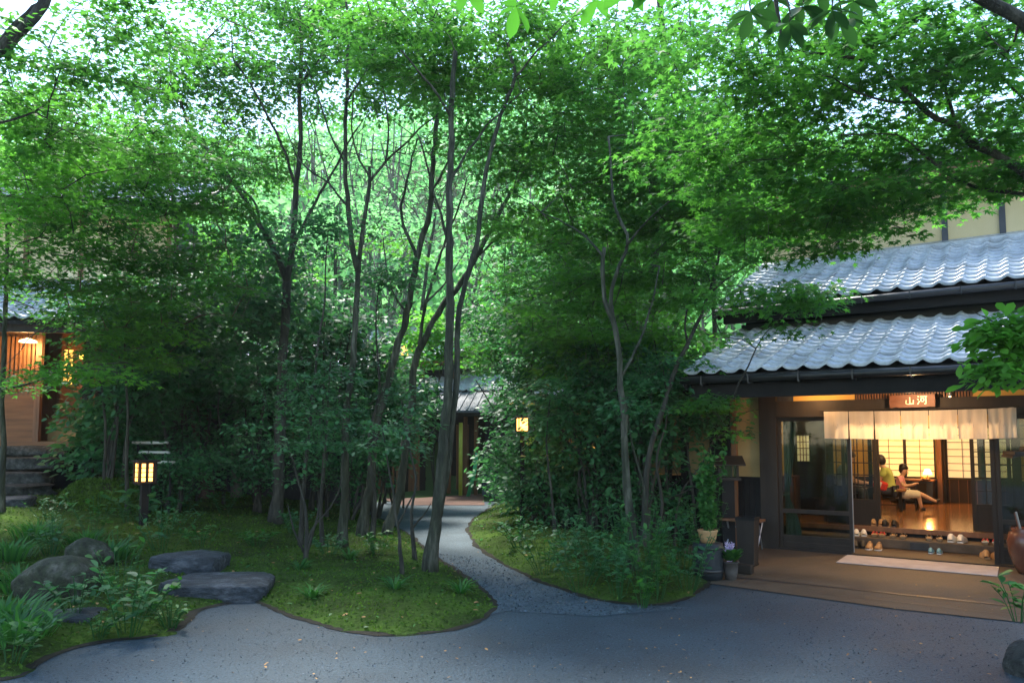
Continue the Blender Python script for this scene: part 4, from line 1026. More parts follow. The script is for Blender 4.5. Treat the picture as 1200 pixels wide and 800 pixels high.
# glazed jar at the right edge
uj, _ = onface(1200, 665, -0.45)
t = thing('water_jar', 'large brown glazed jar at the right edge beside the door', 'jar', at(uj + .06, -0.45, .010), INNA)
MB().lathe([(.12, 0), (.16, .08), (.215, .26), (.225, .38), (.20, .47), (.165, .50), (.18, .525), (.17, .53), (.15, .50)], 26).build('body', 'jar_glaze', t, True)
for k in range(5):
    a = k * 1.3; 
    MB().tube([(.03 * math.cos(a), .03 * math.sin(a), .2), (.10 * math.cos(a) - .04, .10 * math.sin(a), .66 + .02 * k)], .012, 7).build('umbrella_handle', 'metal_grey' if k % 2 else 'sign_wood', t)
ur_, zr_ = onface(1180, 528, -0.6)
t = thing('small_eave_roof', 'corner of a small dark board roof above the glazed jar', 'roof', at(ur_ + .35, -0.6, 1.40), INNA + .2)
MB().add([(-.36, -.3, .0), (.5, -.3, .22), (.5, .3, .22), (-.36, .3, .0), (-.36, -.3, -.03), (.5, -.3, .19), (.5, .3, .19), (-.36, .3, -.03)], [(0, 1, 2, 3), (4, 7, 6, 5), (0, 4, 5, 1), (1, 5, 6, 2), (2, 6, 7, 3), (3, 7, 4, 0)]).build('board', 'wood_dark', t)
for k in range(5): box('shingle', 'wood_dark', t, -.34 + k * .17, -.19 + k * .17, -.32, .32, .01 + k * .0435, .045 + k * .0435)
box('post', 'wood_black', t, .36, .42, -.03, .03, -1.39, .17)
# small glowing spot on the lintel and glint lamp in the transom
t = thing('spot_lamp', 'small spotlight under the eave above the fixed glass panel', 'spotlight', at(-0.35, -0.30, 2.25), INNA)
MB().lathe([(.02, 0), (.025, .04), (.01, .05)], 10).build('housing', 'metal_grey', t, True)
MB().lathe([(.004, -.022), (.014, -.012), (.012, -.001)], 10).build('bulb', 'lamp_white', t, True)
lamp_light('spot', t, (0, -.1, -.05), 6, (1.0, .56, .24), .04)
t = thing('spot_lamp', 'small spotlight under the eave above the middle of the curtain', 'spotlight', at(0.9, -0.55, 2.25), INNA)
MB().lathe([(.02, 0), (.025, .04), (.01, .05)], 10).build('housing', 'metal_grey', t, True)
MB().lathe([(.004, -.022), (.014, -.012), (.012, -.001)], 10).build('bulb', 'lamp_white', t, True)
lamp_light('spot', t, (0, -.22, -.12), 15, (1.0, .60, .30), .04)
t = thing('spot_lamp', 'tiny bright spotlight in the slatted strip right of the name board', 'spotlight', at(onface(1113, 461, -0.06)[0], -0.06, 2.14), INNA)
MB().lathe([(.02, 0), (.025, .04), (.01, .05)], 10).build('housing', 'metal_grey', t, True)
MB().lathe([(.004, -.022), (.014, -.012), (.012, -.001)], 10).build('bulb', 'lamp_white', t, True)

# ------------------------------------------------------------------ left house
lq = P(95, 517, 14.6)
LZ = lq[2]
surf('wood_porch', (0.10, 0.043, 0.016), (0.20, 0.088, 0.032), scale=3, rough=0.6, bump=0.2, stretch=(0.4, 4, 4), bscale=20)
t = LH = thing('left_house', 'timber house at the left with lamp lit porch, blue grey roofs and cream upper wall', 'building', (lq[0], lq[1], 0), math.radians(10))
# local: x right, y back, z up (absolute)
box('porch_floor', 'wood_porch', t, -6, 0.0, -0.15, 1.9, LZ - .10, LZ)
box('porch_base', 'wood_black', t, -6, 0.0, -0.05, 1.9, 0.2, LZ - .101)
box('porch_wall', 'wood_porch', t, -6, -0.86, 0.06, 0.14, LZ, LZ + .95)
lat = part('lattice_screen', t)
for x in np.arange(-3.4, -0.9, 0.075): box('slat', 'wood_porch', lat, x, x + .035, 0.02, 0.055, LZ + .95, LZ + 2.0)
box('backing', 'wood_brown', lat, -6, -.88, 0.10, 0.14, LZ + .951, LZ + 2.1)
box('post', 'wood_brown', t, -0.86, -0.76, 0, 0.12, LZ, LZ + 2.3)
box('post', 'wood_black', t, 0.0, 0.14, -0.05, 0.12, 0.3, LZ + 2.4)
for i in range(12): box('plank', 'wood_porch', t, -0.75, 0.0, 0.90 + .008 * (i % 2), 0.94, LZ + .46 + i * .155, LZ + .61 + i * .155)
box('step_bench', 'wood_porch', t, -0.75, 0.0, 0.35, 0.89, LZ + .27, LZ + .44); box('step_base', 'plaster_tan', t, -0.75, -0.0, 0.40, 0.89, LZ + .001, LZ + .268)
MB().add([(-.62, .80, LZ + .45), (-.52, .80, LZ + .45), (-.18, .80, LZ + 1.5), (-.28, .80, LZ + 1.5), (-.62, .86, LZ + .45), (-.52, .86, LZ + .45), (-.18, .86, LZ + 1.5), (-.28, .86, LZ + 1.5)], [(0, 1, 2, 3), (4, 7, 6, 5), (0, 4, 5, 1), (1, 5, 6, 2), (2, 6, 7, 3), (3, 7, 4, 0)]).build('brace', 'wood_porch', t)
w = part('lit_window_or_wall', t); box('pane', 'window_amber', w, -.68, -.52, .85, .86, LZ + 1.15, LZ + 1.85); box('bar', 'wood_brown', w, -.61, -.59, .83, .849, LZ + 1.15, LZ + 1.95); box('bar', 'wood_brown', w, -.68, -.52, .835, .848, LZ + 1.5, LZ + 1.52)
box('eave_beam', 'wood_dark', t, -6, 0.6, -0.1, 0.1, LZ + 2.12, LZ + 2.3)
rf = slab('roof', 'wood_black', t, -6, 1.3, -1.1, LZ + 2.15, 2.2, LZ + 3.5); roof_tiles(rf, -6.0, 28, -1.15, LZ + 2.16, 2.2, LZ + 3.5, 0)
box('fascia', 'wood_dark', rf, -6, 1.3, -1.04, -.98, LZ + 1.95, LZ + 2.06)
box('upper_wall', 'plaster_cream', t, -6, 1.0, 2.0, 2.15, LZ + 3.3, LZ + 5.1)
for x in (-2.0, -.9, .2, .9): box('post', 'wood_brown', t, x, x + .1, 1.95, 1.998, LZ + 3.3, LZ + 5.1)
rf2 = slab('upper_roof', 'wood_black', t, -6, 1.7, 1.0, LZ + 5.0, 4.2, LZ + 6.5); roof_tiles(rf2, -6, 29, .95, LZ + 5.0, 4.2, LZ + 6.5, 0)
box('wing_wall', 'dark_wall', t, 0.15, 5.4, 1.9, 2.0, 0.0, 3.1)
for x in np.arange(.3, 5.4, .9): box('post', 'wood_dark', t, x, x + .1, 1.85, 1.898, 0.2, 3.05)
w = part('lit_window_or_wall', t, ); box('pane', 'wood_porch', w, 3.55, 4.1, 1.84, 1.85, 1.6, 2.1)  # no window here: brown panel whose colour stands in for a warm-lit wall
wr = slab('wing_roof', 'wood_black', t, 1.31, 5.6, 1.1, 3.1, 3.4, 3.9); roof_tiles(wr, 1.3, 16, 1.05, 3.1, 3.4, 3.9, 0)
box('side_wall', 'dark_wall', t, 1.0, 1.1, 2.2, 4.0, 1.0, LZ + 5.2)
box('back_wall', 'wood_brown', t, -6, 0.14, 1.5, 1.6, .3, LZ + 2.6)
box('side_wall', 'wood_dark', t, 0.145, 0.22, .2, 1.89, .3, LZ + 2.6)
lp = P(33, 399, 14.2)
t = thing('porch_lamp', 'round flat shaded lamp glowing over the left porch', 'lamp', tuple(lp), 0)
MB().lathe([(.15, -.03), (.14, 0.0), (.05, .03), (.02, .05)], 18).build('lamp_shade', 'lamp_white', t, True); MB().tube([(0, 0, .05), (0, 0, .32)], .006, 6).build('cord', 'wood_black', t)
lamp_light('bulb', t, (0, -.05, -.14), 18, (1.0, .55, .2), .08)
t = thing('alcove_lamp', 'small amber wall lamp inside the left porch alcove', 'lamp', (lq[0] - .32, lq[1] + .5, LZ + 1.7), math.radians(10))
MB().box(-.05, .05, -.05, .05, -.06, .08).build('lamp_shade', 'lantern_lit', t, bevel=.01); MB().box(-.01, .01, .051, .32, 0, .02).build('bracket', 'wood_black', t)
lamp_light('bulb', t, (0, -.12, 0), 8, (1.0, .5, .15), .05)

# irregular stones
def stone(name, label, cat, c, rad, mat, seed, rz=0.0, flat=0.0, group=None, top=None, n=(60, 34), kind=None):
    r_ = np.random.default_rng(seed); ph = r_.uniform(0, 6.28, 24); vs = []
    cr = [unit(r_.normal(0, 1, 3)) for _ in range(8)]; co = r_.uniform(.72, .95, 8) * (1.5 if flat else 1)
    for i in range(n[1] + 1):
        th = math.pi * i / n[1]
        for k in range(n[0]):
            w = 2 * math.pi * k / n[0]; d = np.array([math.sin(th) * math.cos(w), math.sin(th) * math.sin(w), math.cos(th)])
            if flat: d = np.sign(d) * np.abs(d) ** flat; 
            s = 1 + .07 * math.sin(2 * d[0] * 2 + ph[0]) * math.sin(3 * d[1] + ph[1]) + .05 * math.sin(5 * d[0] + ph[2]) * math.cos(4 * d[2] + ph[3]) + .025 * math.sin(9 * d[1] + ph[4]) * math.sin(8 * d[0] + ph[5]) + .014 * math.sin(19 * d[0] + ph[6]) * math.sin(17 * d[1] + ph[7]) + .010 * math.sin(33 * d[2] + 7 * d[0] + ph[8]) + .007 * math.sin(41 * d[0] + ph[9]) * math.sin(37 * d[1] + 20 * d[2] + ph[10])
            p = d * s
            for q_, o_ in zip(cr, co):
                e_ = p @ q_ - o_
                if e_ > 0: p = p - q_ * e_ * .8
            vs.append((p[0] * rad[0], p[1] * rad[1], p[2] * rad[2]))
    fs = [(i * n[0] + k, i * n[0] + (k + 1) % n[0], (i + 1) * n[0] + (k + 1) % n[0], (i + 1) * n[0] + k)[::-1] for i in range(n[1]) for k in range(n[0])]
    o = MB().add(vs, fs).build(name, mat, None, True); o.location = tuple(c); o.rotation_euler = (0, 0, rz)
    return tag(o, label, cat, group, kind)
steps = [(1.455, 14.25, 76, 'highest'), (1.24, 13.9, 62, 'second from the top'), (0.99, 13.5, 46, 'third from the top'), (0.79, 13.1, 38, 'lowest')]
for i, (z, y, px, w_) in enumerate(steps):
    xr = (px - 600) / FPX * y
    stone('stone_step', 'rough stone step, %s of the flight up to the left porch' % w_, 'step', (xr - 1.3, y + .25, z - .11), (1.35, .36, .12), 'rock', 40 + i, 0.03, flat=.33, group='stone steps to the left porch')
q = GH(50, 703); stone('boulder', 'large rounded grey boulder with pale lichen at the lower left', 'rock', (q[0], q[1] + .22, q[2] + .13), (.40, .30, .27), 'mossy_rock', 3, .1)
q = GH(90, 664); stone('boulder', 'smaller dark boulder among grasses behind the large boulder', 'rock', (q[0], q[1] + .2, q[2] + .08), (.28, .24, .2), 'mossy_rock', 5, .6)
q = G(245, 706); stone('stepping_slab', 'broad flat blue grey slab at the edge of the asphalt', 'stone slab', (q[0] - .02, q[1] + .32, .07), (.50, .36, .125), 'slab', 8, .15, flat=.33)
q = GH(212, 672); stone('stepping_slab', 'smaller flat slab just above the broad slab', 'stone slab', (q[0], q[1] + .28, q[2] + .06), (.38, .30, .12), 'slab', 12, -.1, flat=.33)
q = G(52, 738); stone('stepping_slab', 'low dark slab lying in front of the large boulder', 'stone slab', (q[0], q[1] + .1, .04), (.42, .20, .09), 'slab', 15, .05, flat=.33)
q = G(1186, 790); stone('boulder', 'dark craggy rock at the lower right corner', 'rock', (q[0] + .10, q[1] + .02, .05), (.12, .13, .17), 'rock', 21, .3)
q = GH(20, 592); stone('stepping_slab', 'grey stone beside the path below the stone steps', 'stone slab', (q[0] - .3, q[1], q[2] + .02), (.5, .3, .12), 'slab', 17, .3, flat=.4)

# lit garden lantern in the left bed
q = P(170, 553, 11.3); gz = H(q[0], q[1])
t = thing('garden_lantern', 'square black garden lantern with glowing slits in the left bed', 'lantern', (q[0], q[1], gz - .02), .75)
hz = q[2] - gz
box('post', 'wood_black', t, -.05, .05, -.05, .05, 0, hz - .15)
box('base', 'wood_black', t, -.13, .13, -.13, .13, hz - .149, hz - .12); box('cap', 'wood_black', t, -.15, .15, -.15, .15, hz + .17, hz + .20)
for x in (-.115, .115):
    for y in (-.115, .115): box('corner_post', 'wood_black', t, x - .015, x + .015, y - .015, y + .015, hz - .119, hz + .169)
box('core', 'wood_black', t, -.104, .104, -.104, .104, hz - .119, hz + .169)
for (ax, s) in (('y', -1), ('x', -1), ('y', 1), ('x', 1)):
    for k in range(2):
        for r_ in range(4):
            a0 = -.080 + k * .10; z0 = hz - .11 + r_ * .068
            if ax == 'y': box('pane', 'lantern_lit', t, a0, a0 + .052, s * .11 - .003, s * .11 + .003, z0, z0 + .055)
            else: box('pane', 'lantern_lit', t, s * .11 - .003, s * .11 + .003, a0, a0 + .052, z0, z0 + .055)
lamp_light('bulb', t, (-.22, -.22, hz + .0), 2.0, (1, .5, .15), .05)
# bamboo rail rack behind it
t = thing('bamboo_rack', 'three pale bamboo poles on a dark frame above the lit garden lantern', 'rack', tuple(P(180, 545, 13.0)[:2]) + (H(*P(180, 545, 13.0)[:2]) - .05,), 0)
o_ = np.array(t.location)
for (xa, ya, xb, yb, Y_) in ((155, 518.5, 197, 518.5, 13.3), (163, 529.5, 199, 530, 13.0), (172, 541, 205, 541.5, 12.7)):
    a = P(xa, ya, Y_) - o_; c = P(xb, yb, Y_) - o_
    mb = MB().tube([a, c], .024, 8)
    for k in (.25, .6): m2 = a + (c - a) * k; mb.tube([m2 - [.006, 0, 0], m2 + [.006, 0, 0]], .029, 8)
    mb.build('pole', 'bamboo_pale', t, True)
for s in (0.15, 0.85):
    a = P(155 + 42 * s, 520, 13.33) - o_; c = P(172 + 33 * s, 543, 12.67) - o_
    MB().tube([a + [0, 0, -.03], c + [0, 0, -.03]], .018, 6).build('rail', 'wood_black', t)
    MB().tube([a + [0, .02, -.03], np.array([a[0], a[1], 0.0])], .02, 6).build('leg', 'wood_black', t); MB().tube([c + [0, 0, -.04], np.array([c[0], c[1], 0.0])], .02, 6).build('leg', 'wood_black', t)

# gate house at the end of the path
gq = G(540, 580)
surf('slate', (0.05, 0.06, 0.08), (0.12, 0.14, 0.17), scale=3, rough=0.55, bump=0.3)
t = GHs = thing('gate_house', 'small dark gate house with a slate blue roof at the end of the path', 'building', (gq[0], gq[1], 0), math.radians(-6))
sx_ = gq[1] / FPX
gr = slab('roof', 'slate', t, -0.95, 1.0, -0.7, 2.35, 1.0, 2.95, .06); box('fascia', 'wood_dark', gr, -.92, .97, -.66, -.62, 2.18, 2.285)
for u in np.arange(-.85, 1.0, .22): slab('roof_batten', 'slate', gr, u, u + .04, -.69, 2.385, .98, 2.975, .03)
for x in (-.35, .12, .42): box('post', 'wood_brown', t, x - .05, x + .05, .0, .10, 0, 2.25)
box('inner_wall', 'wood_dark', t, -.9, .9, 1.6, 1.7, 0, 2.6); box('door', 'wood_brown', t, -.30, .07, .9, .94, 0, 2.0)
nw = part('side_fence', t)
for i in range(22): x = .62 + i * .16; box('plank', 'navy_wall', nw, x, x + .152, -.15 + .008 * (i % 2), -.11, 0, 1.25 + .01 * math.sin(i * 3))
box('rear_wall', 'dark_wall', t, .6, 4.4, .6, .7, 0, 2.6)
rr = slab('rear_roof', 'wood_black', t, -1.6, 1.6, 1.2, 2.95, 3.2, 3.6, .06); roof_tiles(rr, -1.6, 12, 1.15, 2.98, 3.2, 3.62, 0)
box('rear_soffit', 'wood_warm', t, -1.5, 1.5, 1.3, 1.9, 2.78, 2.86)
t = thing('board_fence', 'brown board fence beside the end of the path left of the gate house', 'fence', (gq[0] - 1.0, gq[1] + .3, 0), math.radians(28))
for i in range(18): box('plank', 'wood_brown' if i % 3 else 'wood_dark', t, -.2 - i * .17, -.2 - i * .17 + .16, .006 * (i % 2), .03, 0, 1.9 + .02 * math.sin(i * 2.2))
box('rail', 'wood_dark', t, -3.3, 0, .031, .08, 1.5, 1.58); box('rail', 'wood_dark', t, -3.3, 0, .031, .08, .4, .48)
for x in (-3.2, -1.6, -.05): box('post', 'wood_black', t, x - .05, x + .05, .081, .18, 0, 2.0)
a = P(540, 495, gq[1] - .3); 
t = MB().tube([(0, 0, 0), (0.0, 0, a[2] * .5), (.0, 0, a[2])], .055, 10).build('bamboo_pole', 'bamboo_yellow', None, True); t.location = (a[0], a[1], 0); tag(t, 'upright yellow bamboo pole left of the gate doorway', 'bamboo pole')
a = P(558, 530, gq[1] - .5)
t = MB().tube([(-.22, 0, 0), (-.06, 0, a[2] * .5), (.02, 0, a[2])], .055, 10).build('bamboo_pole', 'bamboo_green', None, True); t.location = (a[0], a[1], 0); tag(t, 'bright green bamboo pole leaning right of the gate doorway', 'bamboo pole')
a = P(543, 480, gq[1])

# house further up behind the gate
hq = P(470, 410, 25.0)
t = thing('upper_house', 'dark roofed house on the slope seen through the trees behind the path', 'building', (hq[0] - .2, hq[1], 1.2), math.radians(-20))
box('wall', 'dark_wall', t, -3.0, 2.2, 0, .15, -1.5, 2.6); box('wall_panel', 'plaster_cream', t, -2.8, -.4, -.03, -.002, .2, 1.6)
r_ = slab('roof', 'wood_black', t, -3.6, 3.0, -1.2, 2.9, 2.4, 4.4); roof_tiles(r_, -3.6, 25, -1.25, 2.92, 2.4, 4.42, 0)
box('soffit', 'wood_warm', r_, -3.4, 2.8, -1.0, -.1, 2.72, 2.78)
r_ = slab('lower_roof', 'wood_black', t, -1.0, 3.4, -2.2, 1.2, -.2, 2.0); roof_tiles(r_, -1.0, 17, -2.25, 1.22, -.2, 2.02, 0)
for x in (-2.9, -1.0, 1.0, 2.1): box('post', 'wood_brown', t, x, x + .12, -.08, -.032, -1.4, 2.6)
hl = P(477, 411, 21.0)
t = thing('round_lantern', 'round glowing paper lantern hanging high among the trees', 'lantern', tuple(hl), 0)
MB().lathe([(.04, -.19), (.13, -.15), (.185, -.05), (.185, .05), (.13, .15), (.04, .19)], 18).build('lamp_shade', 'lantern_lit', t, True)
MB().tube([(0, 0, .19), (.3, .6, 1.0)], .006, 5).build('cord', 'wood_black', t)
# lantern on a post in the middle shrubs
a = P(612, 497, 12.9)
t = thing('post_lantern', 'small box lantern glowing orange among the middle shrubs', 'lantern', (a[0], a[1], 0), .3)
box('post', 'wood_black', t, -.03, .03, -.03, .03, 0, a[2] - .13); box('base', 'wood_black', t, -.10, .10, -.10, .10, a[2] - .129, a[2] - .11)
box('lamp_shade', 'lantern_lit', t, -.075, .075, -.075, .075, a[2] - .109, a[2] + .10, bevel=.006)
for x in (-.085, .085):
    for y in (-.085, .085): box('corner_post', 'wood_black', t, x - .008, x + .008, y - .008, y + .008, a[2] - .109, a[2] + .11)
MB().add([(-.13, -.13, a[2] + .111), (.13, -.13, a[2] + .111), (.13, .13, a[2] + .111), (-.13, .13, a[2] + .111), (0, 0, a[2] + .19)], [(0, 3, 2, 1), (0, 1, 4), (1, 2, 4), (2, 3, 4), (3, 0, 4)]).build('cap', 'wood_black', t)
lamp_light('bulb', t, (0, -.2, a[2]), 2.5, (1, .5, .15), .05)

# ------------------------------------------------------------------ trees
def stem(base, pts, w0, w1, Y=None):
    """trunk line: foot on the ground, then points up the trunk with their depth offsets"""
    b_ = GH(*base) if Y is None else P(base[0], base[1], Y)
    y0 = b_[1]
    return ([b_] + [P(p[0], p[1], y0 + (p[2] if len(p) > 2 else 0)) for p in pts], .76 * w0 * y0 / FPX / 2, .76 * w1 * y0 / FPX / 2)
def limb(Y, pts, w0, w1):
    return ([P(p[0], p[1], Y + (p[2] if len(p) > 2 else 0)) for p in pts], w0 * Y / FPX / 2, w1 * Y / FPX / 2)
def blob(px, py, Y, rx, ry, rz, n): return (P(px, py, Y), (rx, ry, rz), n)

GT = 'garden trees along the path'
# 1 slender tree at the left edge
s = stem((2, 600), [(3, 520), (2, 470), (6, 380), (8, 300), (9, 268), (3, 235), (-8, 200, -.3)], 9, 5)
make_tree('maple_tree', 'thin grey maple at the far left edge in front of the lit porch', 'tree', [s, limb(s[0][0][1], [(9, 268), (22, 240), (40, 205, .2), (62, 170, .4)], 4, 2), limb(s[0][0][1], [(5, 455), (40, 448, -.3), (90, 432, -.6), (150, 425, -.8)], 3, 1.5)],
          [blob(40, 190, 9.5, 1.6, 1.3, .8, 90), blob(-20, 260, 9.5, 1.2, 1, .6, 30), blob(100, 440, 9.6, .8, .5, .12, 12)], leaf='leaf_lime', bark='bark_grey', shape='tri', size=.058, nleaf=75, group=GT)
# 2 reddish double trunk
s = stem((239, 583), [(235, 540), (229, 500), (224, 450), (221, 410), (216, 370), (200, 325, .1), (172, 292, .2), (140, 255, .1)], 11, 5)
Y_ = s[0][0][1]
make_tree('maple_tree', 'reddish double trunked maple spreading low layers toward the porch', 'tree',
          [s, limb(Y_ + .1, [(247, 583), (246, 540), (243, 500), (236, 455), (226, 415), (217, 380), (212, 330), (205, 270), (200, 215)], 8, 3),
           limb(Y_, [(206, 335), (165, 315, -.3), (120, 305, -.6), (60, 298, -1)], 4, 2), limb(Y_, [(216, 370), (190, 362, -.4), (150, 372, -.8), (105, 385, -1.2)], 3.5, 1.5), limb(Y_, [(216, 372), (240, 330, -.3), (262, 280, -.5)], 3.5, 2)],
          [blob(120, 235, 11.0, 2.2, 1.6, .9, 130), blob(80, 330, 10.8, 1.7, 1.2, .5, 70), blob(150, 400, 11.2, 1.1, .9, .35, 38), blob(205, 320, 11.4, 1.2, 1.2, .9, 60), blob(30, 440, 11, .7, .8, .15, 6), blob(215, 200, 11.5, 1.6, 1.3, .8, 70)],
          leaf='leaf_maple', bark='bark_red', shape='tri', size=.064, nleaf=80, group=GT)
# 3 pale trunk with dark evergreen crown
s = stem((277, 582), [(276, 540), (278, 500), (277, 455), (282, 400), (284, 350), (282, 310)], 14, 8)
make_tree('camellia_tree', 'pale barked evergreen with a dark glossy crown left of the dark maple trunk', 'tree', [s, limb(s[0][0][1], [(278, 455), (255, 448, -.2), (235, 442, -.4)], 4, 2), limb(s[0][0][1], [(280, 440), (310, 415, .2), (330, 380, .3)], 4, 2)],
          [blob(250, 390, 13.5, 1.5, 1.3, 1.2, 120), blob(300, 330, 13.5, 1.3, 1.2, 1.1, 95), blob(190, 360, 13.8, 1.2, 1, .9, 70)], leaf='leaf_ever', shape='oval', bark='bark_pale', size=.085, nleaf=55, spray=.38, layer=0, tilt=.8, thick=.14, group=GT)
# 4 dark main trunk
s = stem((322, 612), [(325, 570), (327, 520), (330, 460), (333, 410), (335, 365), (336, 330)], 19, 13)
Y_ = s[0][0][1]
make_tree('maple_tree', 'dark trunked maple forking at mid height on the mossy ground left of centre', 'tree',
          [s, limb(Y_, [(336, 330), (325, 300), (305, 265), (283, 225), (255, 190, -.2), (228, 155, -.4), (212, 120, -.5)], 8, 3),
           limb(Y_, [(336, 330), (342, 290), (345, 240), (350, 180), (353, 120), (352, 60), (350, 10)], 8, 4),
           limb(Y_, [(338, 310), (350, 275), (372, 235, .2), (395, 190, .4), (420, 150, .6)], 5, 2),
           limb(Y_, [(305, 265), (300, 240), (275, 215, .2), (245, 200, .5)], 3.5, 2), limb(Y_, [(347, 220), (330, 170, -.3), (300, 110, -.6), (270, 60, -.9)], 4, 2), limb(Y_, [(352, 100), (380, 60, .3), (410, 20, .5)], 4, 2)],
          [blob(230, 105, 13.2, 2.5, 1.6, .8, 100), blob(350, 70, 13.5, 2.2, 1.5, .9, 84), blob(330, 5, 13.5, 2.6, 1.6, .6, 62), blob(300, 190, 13.8, 1.2, 1.0, .5, 30)], leaf='leaf_maple', bark='bark_dark', shape='tri', size=.07, nleaf=75, spray=.48, tip=.006, group=GT, gnarl=.03)
# 5 grey trunk
s = stem((401, 640), [(402, 590), (403, 540), (407, 480), (412, 430), (417, 375), (420, 330), (421, 305)], 14, 8)
Y_ = s[0][0][1]
make_tree('maple_tree', 'smooth grey maple trunk with upswept forks near the centre left', 'tree',
          [s, limb(Y_, [(420, 320), (412, 285), (406, 230), (404, 170), (406, 110), (407, 50), (405, 0)], 7, 3), limb(Y_, [(421, 305), (430, 250), (434, 215), (432, 195)], 6, 4),
           limb(Y_, [(434, 212), (452, 190, .1), (478, 165, .2), (500, 145, .3), (530, 130, .4)], 3.5, 1.5), limb(Y_, [(432, 205), (418, 180, .1), (412, 150), (416, 100)], 3, 1.5), limb(Y_, [(452, 190), (455, 150), (448, 100, -.2)], 3, 1.5),
           limb(Y_, [(406, 240), (385, 215, .2), (352, 190, .3), (335, 150, .4)], 3, 1.5), limb(Y_, [(404, 190), (385, 150), (370, 110), (358, 70)], 3, 1.2), limb(Y_, [(406, 120), (430, 80), (442, 40)], 3, 1.2)],
          [blob(430, 60, 12, 1.9, 1.4, .7, 62), blob(480, 110, 12, 1.4, 1.2, .6, 34), blob(420, 0, 12, 2.2, 1.4, .6, 56)], leaf='leaf_maple', bark='bark_grey', size=.06, nleaf=65, group=GT, gnarl=.025, bare=[blob(430, 170, 12, 1.3, 1, .9, 70), blob(380, 190, 12, .8, .8, .7, 34)])
# 6, 7 leaning trunks
s = stem((424, 628), [(430, 580), (438, 520), (449, 465), (462, 420), (476, 365), (488, 300), (500, 250), (508, 200), (513, 150), (516, 100)], 15, 7)
Y_ = s[0][0][1]
make_tree('oak_tree', 'rough dark trunk leaning right behind the smooth grey trunk', 'tree', [s, limb(Y_, [(488, 300), (470, 250, .3), (478, 200, .4), (490, 160, .5)], 5, 2), limb(Y_, [(505, 225), (530, 180, -.3), (552, 140, -.4)], 4, 1.5), limb(Y_, [(476, 365), (455, 330, .3), (450, 280, .5)], 3, 1.5)],
          [blob(510, 80, 13, 1.8, 1.3, .6, 46), blob(450, 290, 13.6, .9, .9, .5, 12)], leaf='leaf_maple', bark='bark_grey', size=.065, nleaf=60, group=GT, gnarl=.05, bare=[blob(500, 210, 13, 1.2, 1, 1.2, 70)])
s = stem((452, 626), [(466, 580), (474, 530), (480, 480), (488, 430), (505, 385), (528, 345, .2), (560, 300, .4), (580, 260, .6), (600, 225, .8), (625, 180, 1)], 14, 6)
Y_ = s[0][0][1]
make_tree('oak_tree', 'slanting trunk that crosses rightward behind the front tree', 'tree', [s, limb(Y_, [(488, 430), (496, 370), (512, 320), (530, 260, .3), (545, 210, .4)], 5, 2), limb(Y_ + .8, [(560, 300), (590, 275), (630, 255), (670, 240)], 3, 1.5)],
          [blob(640, 150, 14, 1.8, 1.4, .9, 70), blob(555, 190, 14, 1.0, 1, .5, 15)], leaf='leaf_cool', bark='bark_grey', size=.065, nleaf=65, group=GT, gnarl=.05, bare=[blob(590, 230, 14, 1.4, 1, 1.0, 70), blob(620, 340, 14, .9, .8, .8, 30)])
# 8 front tree on the island tip
s = stem((503, 668), [(507, 635), (512, 600), (518, 550), (521, 500), (524, 440), (526, 380), (527, 320), (526, 260), (524, 210), (527, 160), (532, 110), (535, 60)], 19, 8)
Y_ = s[0][0][1]
make_tree('oak_tree', 'tall mossy trunk standing at the tip of the mossy island beside the path', 'tree',
          [s, limb(Y_ + .12, [(514, 605), (522, 550), (530, 490), (535, 440), (537, 390), (545, 345), (556, 300), (564, 260), (570, 215), (580, 160), (594, 115), (604, 90), (600, 70), (596, 50)], 9, 4),
           limb(Y_, [(526, 290), (515, 240, -.1), (500, 190, -.3), (490, 160, -.5)], 4, 2), limb(Y_, [(525, 220), (545, 185, .2), (570, 150, .4), (610, 110, .6)], 4, 2), limb(Y_, [(530, 140), (505, 100, -.2), (470, 60, -.4)], 4, 2), limb(Y_, [(604, 90), (630, 60, -.2), (660, 30, -.3)], 3, 1.5)],
          [blob(530, 45, 9.8, 1.7, 1.4, .7, 90), blob(620, 70, 9.8, 1.5, 1.3, .7, 80), blob(480, 60, 9.8, 1.2, 1.1, .5, 45), blob(560, 150, 9.9, 1.0, 1.0, .35, 22)], leaf='leaf_maple', bark='bark_grey', shape='tri', size=.058, nleaf=80, spray=.36, tip=.0045, group=GT, gnarl=.03)
# thin saplings
def sapling(name, label, base, lines, blobs, leaf='leaf_cool', bark='bark_dark', w=5, size=.05, nleaf=35, spray=.24, shape='quad', cat='sapling', **k):
    b_ = GH(*base); Y_ = b_[1]
    st = [([b_] + [P(p[0], p[1], Y_ + (p[2] if len(p) > 2 else 0)) for p in lines[0]], w * Y_ / FPX / 2, 1.2 * Y_ / FPX / 2)]
    for l in lines[1:]: st.append(([P(p[0], p[1], Y_ + (p[2] if len(p) > 2 else 0)) for p in l], w * .7 * Y_ / FPX / 2, 1.0 * Y_ / FPX / 2))
    return make_tree(name, label, cat, st, [blob(x, y, Y_ + dy, rx, rx, rz, n) for (x, y, dy, rx, rz, n) in blobs], leaf=leaf, bark=bark, size=size, nleaf=nleaf, spray=spray, shape=shape, tip=.003, twigs=2, layer=.22, lowest=.3, **k)
sapling('sapling', 'bare thin sapling leaning left of the front trunk', (472, 672), [[(468, 630), (462, 590), (455, 545), (448, 500)], [(466, 615), (478, 590), (490, 570)]], [(455, 500, 0, .45, .3, 12)])
sapling('sapling', 'second thin sapling with crooked stem close to the front trunk', (487, 655), [[(482, 625), (480, 600), (487, 560), (480, 520), (470, 470)], [(482, 620), (495, 605), (505, 590)]], [(475, 480, 0, .4, .3, 12)])
